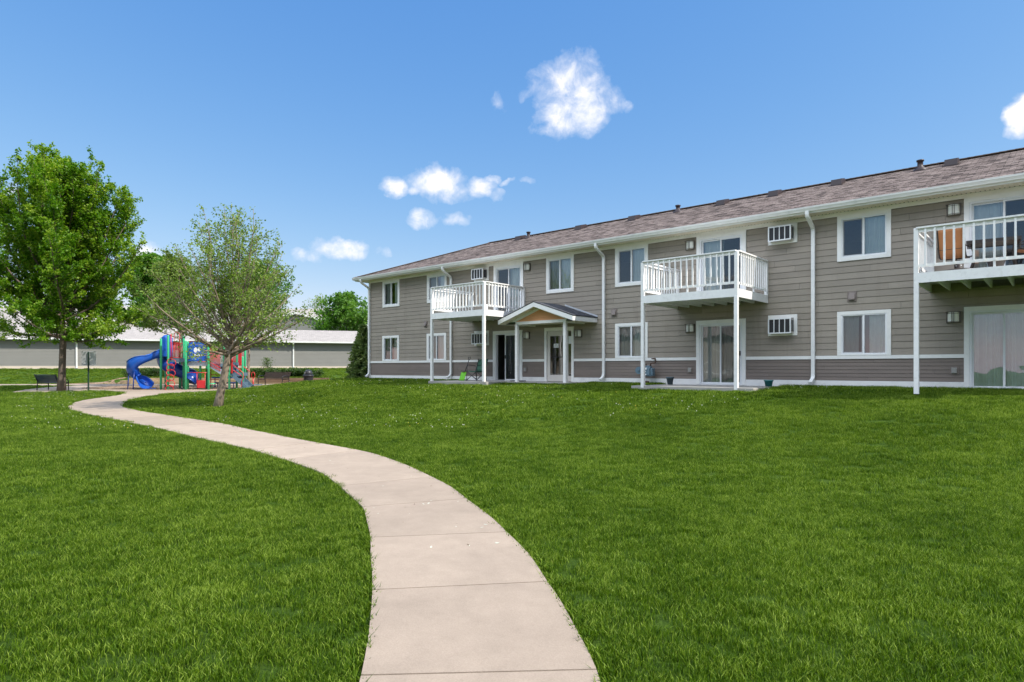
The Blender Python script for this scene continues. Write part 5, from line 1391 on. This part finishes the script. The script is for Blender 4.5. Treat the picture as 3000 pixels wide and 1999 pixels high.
# shrubs above the timber wall
def shrub(px, Y, w, h, label, seed, mat='leaf_shrub', tall=0):
    x = xat(px, Y); T = empty('shrub', (x, Y, gz(x, Y)), 0, label, 'shrub', 'shrubs above the timber wall'); rg = random.Random(seed); P = []; TN = []; mb = MB()
    for k in range(11):
        a = rg.uniform(0, 6.28); l = rg.uniform(.5, 1); mb.tube([(0,0,-.05),(math.cos(a)*w*.2*l, math.sin(a)*w*.2*l, h*.5*l),(math.cos(a)*w*.42*l, math.sin(a)*w*.42*l, h*.9*l)], [.015,.01,.004], 4, False)
    cl = [(rg.uniform(-.75,.75), rg.uniform(-.75,.75), rg.uniform(.15,.85), rg.uniform(.16,.32)) for _ in range(26)]
    for cx_, cy_, cz_, r_ in cl:
        ct = rg.gauss(.42,.13)
        for _ in range(95):
            v = Vector((rg.gauss(0,1), rg.gauss(0,1), rg.gauss(0,1))).normalized()*r_*rg.uniform(.55,1.1)
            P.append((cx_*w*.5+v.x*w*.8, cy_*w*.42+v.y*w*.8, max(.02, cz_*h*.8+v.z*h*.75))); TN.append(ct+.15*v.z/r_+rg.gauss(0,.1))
    if tall:
        for _ in range(420): P.append((rg.gauss(0,.17), rg.gauss(0,.17), h*.8+rg.random()*tall)); TN.append(rg.gauss(.75,.12))
        mb.tube([(0,0,0),(0,0,h+tall)], [.02,.006], 5)
    mb.build('stem', M['bark'], T); leaves('crown', np.array(P), .075, np.array(TN), M[mat], T, seed+1)
SH = [(388,47.6,1.3,.75,0,'leftmost low shrub, seen left of the blue slide chute'),(428,47.8,1.3,.8,0,'low shrub seen between the slide chute and the first green post'),(462,47.7,1.2,.75,0,'low shrub seen behind the first green posts'),
      (748,47.5,1.3,.85,0,'rounded shrub seen just right of the thin pale trunk'),(782,47.8,1.4,.9,.7,'tallest shrub with a yellow green top above the brown bench'),(818,47.6,1.4,.85,0,'low shrub behind the middle of the brown bench'),(852,47.9,1.4,.85,0,'low shrub behind the right end of the brown bench'),(884,47.6,1.3,.85,0,'low shrub directly behind the black trash can'),(918,47.6,1.2,.8,0,'last low shrub, at the right of the trash can')]
for k, (px, Y, w, h, tl, lab) in enumerate(SH): shrub(px, Y, w, h, lab, 100+k*7, tall=tl)

# ------------------------------------------------------------------ the garages and the houses behind
def vinyl(mb, p0, p1, z0, z1, e=.115, bottom=None):
    """vinyl lap siding on a vertical wall from p0 to p1, facing right of p0->p1 turned toward the viewer"""
    p0 = Vector((*p0, 0)); p1 = Vector((*p1, 0)); d = (p1-p0).normalized(); n = Vector((d.y, -d.x, 0)); z = z0; k = 0
    while z < z1-1e-4:
        zt = min(z+e, z1); mb.ct = .35+.3*((k*37) % 7)/7; a = p0+n*.016; b = p1+n*.016; c = p1+n*.002; dd = p0+n*.002
        mb.poly([(a.x,a.y,z),(b.x,b.y,z),(c.x,c.y,zt),(dd.x,dd.y,zt)]); mb.poly([(dd.x,dd.y,z),(c.x,c.y,z),(b.x,b.y,z),(a.x,a.y,z)]); z = zt; k += 1
GR = math.atan2(.3163, .9486); GO = Vector((-42.6, 53., 0))
T = empty('garage_building', GO, GR, 'long low grey garage building with pale shingle roof behind the playground', 'garage')
g0, g1, gd = -9., 36.5, 6.5; ZG = 4.02
mb = MB(); vinyl(mb, (g0,0), (g1,0), 1.78, ZG, .125); mb.box(g0, g1, .02, .1, 1.0, ZG); mb.box(g0, g0+.1, .101, gd, 1.0, ZG); mb.box(g1-.1, g1, .101, gd, 1.0, ZG); mb.box(g0+.101, g1-.101, gd-.1, gd, 1.0, ZG)
mb.build('wall', M['greysiding'], T)
mb = MB(); mb.box(g0, g1, -.03, .018, 1.5, 1.779); mb.box(g0, g1, -.07, -.031, 1.0, 1.62); mb.build('foundation', M['cream'], T)
mb = MB(); sl = math.hypot(gd/2+.4, 1.28); zr = ZG+.1+1.28
mb.poly([(g0-.3,-.4,ZG+.1),(g1+.3,-.4,ZG+.1),(g1+.3,gd/2,zr),(g0-.3,gd/2,zr)], [(0,0),(g1-g0,0),(g1-g0,sl),(0,sl)])
mb.poly([(g1+.3,gd+.4,ZG+.1),(g0-.3,gd+.4,ZG+.1),(g0-.3,gd/2,zr),(g1+.3,gd/2,zr)], [(0,0),(g1-g0,0),(g1-g0,sl),(0,sl)])
for x in (g0, g1-.1): mb.prism([(0,ZG),(gd,ZG),(gd/2,zr-.1)], 'x', x, x+.1)
mb.build('roof', M['paleshingle'], T)
mb = MB(); mb.box(g0-.3, g1+.3, -.52, -.4, ZG-.02, ZG+.11); mb.box(g0-.3, g1+.3, -.4, -.01, ZG-.04, ZG-.02); mb.build('gutter', M['gutter'], T)
for u_ in (23.1, 5.5): mb = MB(); rect_sweep(mb, [(u_,-.46,ZG),(u_,-.44,ZG-.12),(u_,-.1,ZG-.3),(u_,-.07,ZG-.4),(u_,-.07,1.7),(u_,-.1,1.6)], .12, .09); mb.build('downspout', M['gutter'], T)

def house(name, label, Y, pxl, pxr, ridge_y, eave_y, gables, rz=0, base=1.5, depth=11):
    """far two-storey house: long roof parallel to the picture, gables = (centre px, half width m, peak y, eave y, material)"""
    x0, x1 = xat(pxl, Y), xat(pxr, Y); zr = CAMZ+(1079-ridge_y)/1866*(Y+depth/2); ze = CAMZ+(1079-eave_y)/1866*Y
    T = empty(name, (0, Y, base), 0, label, 'house'); o = -base
    mb = MB(); vinyl(mb, (x0,0), (x1,0), 0, ze+o, .15); mb.box(x0, x1, .03, .15, 0, ze+o); mb.box(x0, x0+.1, .16, depth, 0, ze+o); mb.box(x1-.1, x1, .16, depth, 0, ze+o); mb.box(x0+.11, x1-.11, depth-.1, depth, 0, ze+o)
    for x in (x0, x1-.1): mb.prism([(.0,ze+o),(depth,ze+o),(depth/2,zr+o-.1)], 'x', x, x+.1)
    mb.build('wall', M['creamsiding'], T)
    mb = MB(); sl = math.hypot(depth/2+.4, zr-ze)
    mb.poly([(x0-.4,-.4,ze+o),(x1+.4,-.4,ze+o),(x1+.4,depth/2,zr+o),(x0-.4,depth/2,zr+o)], [(0,0),(x1-x0,0),(x1-x0,sl),(0,sl)])
    mb.poly([(x1+.4,depth+.4,ze+o),(x0-.4,depth+.4,ze+o),(x0-.4,depth/2,zr+o),(x1+.4,depth/2,zr+o)], [(0,0),(x1-x0,0),(x1-x0,sl),(0,sl)])
    rf = mb.build('roof', M['paleshingle'], T)
    mb = MB(); mb.box(x0-.4, x1+.4, -.52, -.405, ze+o-.15, ze+o); mb.build('gutter', M['gutter'], T)
    for c, hw, py, ey, mt in gables:
        cx_ = xat(c, Y-1.2); zp = CAMZ+(1079-py)/1866*(Y-1.2); zq = CAMZ+(1079-ey)/1866*(Y-1.2); yg = -1.2; yb = depth/2*.9
        mb = MB(); n = int((zp-zq)/.15); vinyl(mb, (cx_-hw,yg), (cx_+hw,yg), 0, zq+o, .15)
        for i in range(n):
            za, zb = zq+(zp-zq)*i/n, zq+(zp-zq)*(i+1)/n; wa, wb = hw*(1-i/n), hw*(1-(i+1)/n); mb.ct = .35+.3*((i*37) % 7)/7
            mb.poly([(cx_-wa,yg-.016,za+o),(cx_+wa,yg-.016,za+o),(cx_+wb,yg-.002,zb+o),(cx_-wb,yg-.002,zb+o)])
        mb.prism([(cx_-hw,0),(cx_+hw,0),(cx_+hw,zq+o),(cx_,zp+o-.02),(cx_-hw,zq+o)], 'y', yg+.01, yg+.12)
        for s in (-1, 1): mb.box(*sorted((cx_+s*hw, cx_+s*(hw-.1))), yg+.13, .0, 0, zq+o)
        gw = mb.build('gable_wall', M[mt], T)
        mb = MB(); k = (zp-zq)/hw; ov = .45; sl = math.hypot(hw+ov, (hw+ov)*k)
        for s in (-1, 1): mb.poly([(cx_,yg-.35,zp+o+.06),(cx_+s*(hw+ov),yg-.35,zp+o-(hw+ov)*k+.06),(cx_+s*(hw+ov),yb,zp+o-(hw+ov)*k+.06),(cx_,yb,zp+o+.06)][::s], [(0,0),(0,sl),(yb,sl),(yb,0)][::s])
        mb.build('gable_roof', M['paleshingle'], T)
        mb = MB()
        for s in (-1, 1): mb.prism([(cx_,zp+o+.05),(cx_+s*(hw+ov),zp+o-(hw+ov)*k+.05),(cx_+s*(hw+ov),zp+o-(hw+ov)*k-.22),(cx_,zp+o-.22)][::s], 'y', yg-.36, yg-.3)
        mb.build('fascia', M['white'], T)
    return T
house('house', 'pale two storey house with steep cream gable behind the garage and maple', 84, -260, 330, 898, 985, [(386, 2.9, 893, 958, 'creamsiding'), (-25, 3.2, 938, 975, 'greysiding')])
house('house', 'pale roofed house with grey gable left of the light green tree', 88, 560, 985, 905, 985, [(868, 6.2, 916, 952, 'greysiding')])
# the matching building across the lawn, seen only in the window panes
T = empty('apartment_building', (-46, -2, .2), R(70), 'taupe apartment building across the lawn, reflected in the windows', 'building')
mb = MB(); vinyl(mb, (-24,0), (24,0), .9, 5.2, .185); mb.box(-24, 24, .02, 9, 0, 5.2); mb.build('wall', M['taupe'], T)
mb = MB(); mb.poly([(-24.6,-.6,5.2),(24.6,-.6,5.2),(20,4.5,7.2),(-20,4.5,7.2)], [(0,0),(49,0),(44,5.5),(5,5.5)]); mb.poly([(24.6,9.6,5.2),(-24.6,9.6,5.2),(-20,4.5,7.2),(20,4.5,7.2)], [(0,0),(49,0),(44,5.5),(5,5.5)]); mb.build('roof', M['shingle'], T)
mb = MB(); mb.box(-24, 24, -.04, -.001, .8, .9)
for u_ in (-20,-12,-4,4,12,20): ring(mb, u_, u_+1.4, 3.6, 5.0, .1, -.05, -.02); ring(mb, u_+2.2, u_+3.9, .9, 2.2, .1, -.05, -.02)
mb.build('trim', M['white'], T)
for u_ in (-8, 8):
    mb = MB(); mb.box(u_-1.5,u_+1.5,-2.5,-.06,2.5,2.7); mb.beam((u_-1.5,-2.5,3.75),(u_+1.5,-2.5,3.75),.1,.06)
    for i in range(17): mb.box(u_-1.5+i*.185,u_-1.46+i*.185,-2.52,-2.48,2.7,3.72)
    mb.build('balcony', M['deckwhite'], T)
print('LEAVES', n1, n2, n3, n4)

# ------------------------------------------------------------------ sky, sun, camera
SUN_EL, SUN_AZ = R(46), math.atan2(.91, -.415)            # azimuth clockwise from +Y
w = bpy.data.worlds.new('World'); scene.world = w; w.use_nodes = True
nt = w.node_tree; nt.nodes.clear()
out = nt.nodes.new('ShaderNodeOutputWorld'); bg = nt.nodes.new('ShaderNodeBackground')
sky = nt.nodes.new('ShaderNodeTexSky'); sky.sky_type = 'NISHITA'; sky.sun_disc = False
sky.sun_elevation = SUN_EL; sky.sun_rotation = SUN_AZ; sky.altitude = 200; sky.air_density = 1.0; sky.dust_density = .35; sky.ozone_density = 2.5
SKYK = 1.0
# clear spring sky: each channel of the sky model gets its own gain and contrast (a deeper, cleaner blue)
sep = N(nt, 'ShaderNodeSeparateColor'); cmb = N(nt, 'ShaderNodeCombineColor'); nt.links.new(sky.outputs[0], sep.inputs[0])
for i_, (g_, p_) in enumerate(((.315, 1.14), (.56, .7), (1.27, .31))):
    nt.links.new(math_node(nt, 'MULTIPLY', math_node(nt, 'POWER', sep.outputs[i_], p_), g_), cmb.inputs[i_])
# fair weather clouds placed by compass direction and height above the horizon
tc = N(nt, 'ShaderNodeTexCoord'); d0 = tc.outputs['Generated']
nv = N(nt, 'ShaderNodeTexNoise'); nv.inputs['Scale'].default_value = 9; nv.inputs['Detail'].default_value = 5; nv.inputs['Roughness'].default_value = .6
nt.links.new(d0, nv.inputs['Vector'])
sub = N(nt, 'ShaderNodeVectorMath', operation='SUBTRACT'); nt.links.new(nv.outputs['Color'], sub.inputs[0]); sub.inputs[1].default_value = (.5,.5,.5)
scl = N(nt, 'ShaderNodeVectorMath', operation='SCALE'); nt.links.new(sub.outputs[0], scl.inputs[0]); scl.inputs['Scale'].default_value = .075
add = N(nt, 'ShaderNodeVectorMath', operation='ADD'); nt.links.new(d0, add.inputs[0]); nt.links.new(scl.outputs[0], add.inputs[1])
nrm = N(nt, 'ShaderNodeVectorMath', operation='NORMALIZE'); nt.links.new(add.outputs[0], nrm.inputs[0])
sp = N(nt, 'ShaderNodeSeparateXYZ'); nt.links.new(nrm.outputs[0], sp.inputs[0])
az = math_node(nt, 'ARCTAN2', sp.outputs[0], sp.outputs[1]); el = math_node(nt, 'ARCSINE', sp.outputs[2])
# (azimuth deg, elevation deg, half width deg, half height deg, weight)
CLOUDS = [(4.6, 24.14, 4.27, 2.3, 1.0), (6.42, 22.53, 3.34, 2.59, 0.95), (2.76, 23.93, 2.45, 1.23, 0.8), (4.29, 21.42, 3.05, 1.68, 0.85), (7.93, 22.46, 2.41, 1.52, 0.7), (1.23, 23.56, 1.38, 0.68, 0.55), (9.73, 21.9, 1.04, 0.61, 0.35), (-1.47, 22.65, 0.68, 1.11, 0.3), (-6.88, 16.23, 3.33, 1.68, 1.15), (-10.92, 15.69, 1.48, 1.27, 1.1), (-3.07, 16.09, 1.99, 0.98, 0.8), (-8.98, 15.5, 1.65, 0.73, 0.8), (-4.75, 15.92, 1.52, 0.8, 0.75), (-5.81, 15.47, 2.74, 0.79, 0.8), (-1.84, 16.67, 1.23, 0.49, 0.5), (-0.31, 16.25, 0.92, 0.37, 0.4), (-1.38, 15.4, 1.07, 0.61, 0.5), (1.38, 16.11, 0.86, 0.43, 0.4), (-7.78, 13.35, 1.75, 0.91, 0.85), (-5.05, 13.54, 1.46, 0.8, 0.7), (-15.43, 9.93, 2.71, 1.07, 1.0), (-14.14, 10.28, 1.3, 0.77, 0.8), (-17.82, 9.1, 1.39, 0.64, 0.7), (-11.51, 9.86, 1.33, 0.54, 0.45), (-29.72, 8.84, 1.39, 1.28, 1.1), (-28.43, 8.42, 1.19, 0.68, 0.6), (-38.61, 12.03, 0.47, 0.96, 0.9), (-38.42, 10.44, 0.75, 0.96, 0.7), (38.51, 17.0, 1.41, 1.56, 1.25), (39.9, 16.9, 1.63, 1.88, 1.2), (38.04, 16.33, 1.14, 0.77, 0.9), (-75, 26, 12, 5, 1.1), (-112, 22, 20, 8, 1.3), (-150, 28, 26, 12, 1.4), (180, 45, 34, 13, 1.4), (150, 26, 26, 11, 1.4), (112, 14, 18, 6, 1.2), (-170, 14, 22, 6, 1.2), (120, 64, 34, 11, 1.3), (-125, 54, 28, 11, 1.3), (70, 30, 12, 6, 1.1)]  # wide out-of-view entries at the end are added to light the facade
def field(lst):
    tot = None
    for a_, e_, ra, re, wt in lst:
        da = math_node(nt, 'DIVIDE', math_node(nt, 'SUBTRACT', az, R(a_)), R(ra)); de = math_node(nt, 'DIVIDE', math_node(nt, 'SUBTRACT', el, R(e_)), R(re))
        q = math_node(nt, 'ADD', math_node(nt, 'MULTIPLY', da, da), math_node(nt, 'MULTIPLY', de, de))
        v = math_node(nt, 'MULTIPLY', math_node(nt, 'SUBTRACT', 1.0, q, True), wt)
        tot = v if tot is None else math_node(nt, 'MAXIMUM', tot, v)
    return tot
tot = field(CLOUDS)
nz = noise(nt, d0, 26, 9, .62, .3)
nz2 = noise(nt, d0, 8, 5, .6)
den = math_node(nt, 'ADD', tot, math_node(nt, 'MULTIPLY', math_node(nt, 'SUBTRACT', nz, .53), 2.1))
den = math_node(nt, 'ADD', den, math_node(nt, 'MULTIPLY', math_node(nt, 'SUBTRACT', nz2, .5), .9))
mask = math_node(nt, 'MULTIPLY', tot, 6.0, True)
alpha = ramp(nt, den, [(.02, (0,0,0)), (.45, (.3,.3,.3)), (1.05, (1,1,1))])
alpha = math_node(nt, 'MULTIPLY', alpha, mask, True)
ccol = ramp(nt, den, [(.2, (.82,.87,.98)), (.75, (.93,.95,1)), (1, (1,1,1))])
CB = 2.7; FILL_GAIN = 3.5
cc = mix_col(nt, 1., ccol, (CB,CB*.985,CB*.99), 'MULTIPLY')
fin = mix_col(nt, alpha, cmb.outputs[0], cc)
# unseen extra-bright cloud bank behind the photographer, added to fill the shaded facade
FILL_BANK = [(-135, 46, 30, 16, 1.5), (-95, 42, 22, 13, 1.4), (-170, 44, 24, 14, 1.4), (-125, 66, 40, 12, 1.4), (-60, 50, 16, 10, 1.2)]
tb = field(FILL_BANK)
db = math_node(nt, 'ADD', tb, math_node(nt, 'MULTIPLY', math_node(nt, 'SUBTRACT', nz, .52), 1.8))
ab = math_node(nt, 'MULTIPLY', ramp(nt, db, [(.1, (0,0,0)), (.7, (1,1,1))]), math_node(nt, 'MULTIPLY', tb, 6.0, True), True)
fin = mix_col(nt, ab, fin, (CB*FILL_GAIN*.91, CB*FILL_GAIN*.98, CB*FILL_GAIN*1.09))
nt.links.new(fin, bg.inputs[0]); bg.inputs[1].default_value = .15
nt.links.new(bg.outputs[0], out.inputs[0])

sd = bpy.data.lights.new('sun', 'SUN'); sd.energy = 2.1; sd.angle = R(.55); sd.color = (1, .945, .86)
so = bpy.data.objects.new('sun', sd); COL.objects.link(so)
dirv = Vector((math.sin(SUN_AZ)*math.cos(SUN_EL), math.cos(SUN_AZ)*math.cos(SUN_EL), math.sin(SUN_EL)))
so.rotation_euler = dirv.to_track_quat('Z', 'Y').to_euler(); so.location = dirv*60

cd = bpy.data.cameras.new('camera'); cd.sensor_width = 36; cd.lens = 1866/3000*36; cd.shift_y = (1079-999.5)/3000; cd.clip_start = .05; cd.clip_end = 4000
co = bpy.data.objects.new('camera', cd); COL.objects.link(co); co.location = (0, 0, CAMZ); co.rotation_euler = (R(90), 0, 0)
scene.camera = co
vs = scene.view_settings; scene.display_settings.display_device = 'sRGB'; vs.view_transform = 'Standard'; vs.look = 'None'; vs.exposure = 1.5; vs.gamma = 1; vs.use_curve_mapping = False
scene.render.engine = 'CYCLES'
cy = scene.cycles; cy.max_bounces = 8; cy.diffuse_bounces = 3; cy.glossy_bounces = 3; cy.transmission_bounces = 3; cy.transparent_max_bounces = 10; cy.caustics_reflective = False; cy.caustics_refractive = False
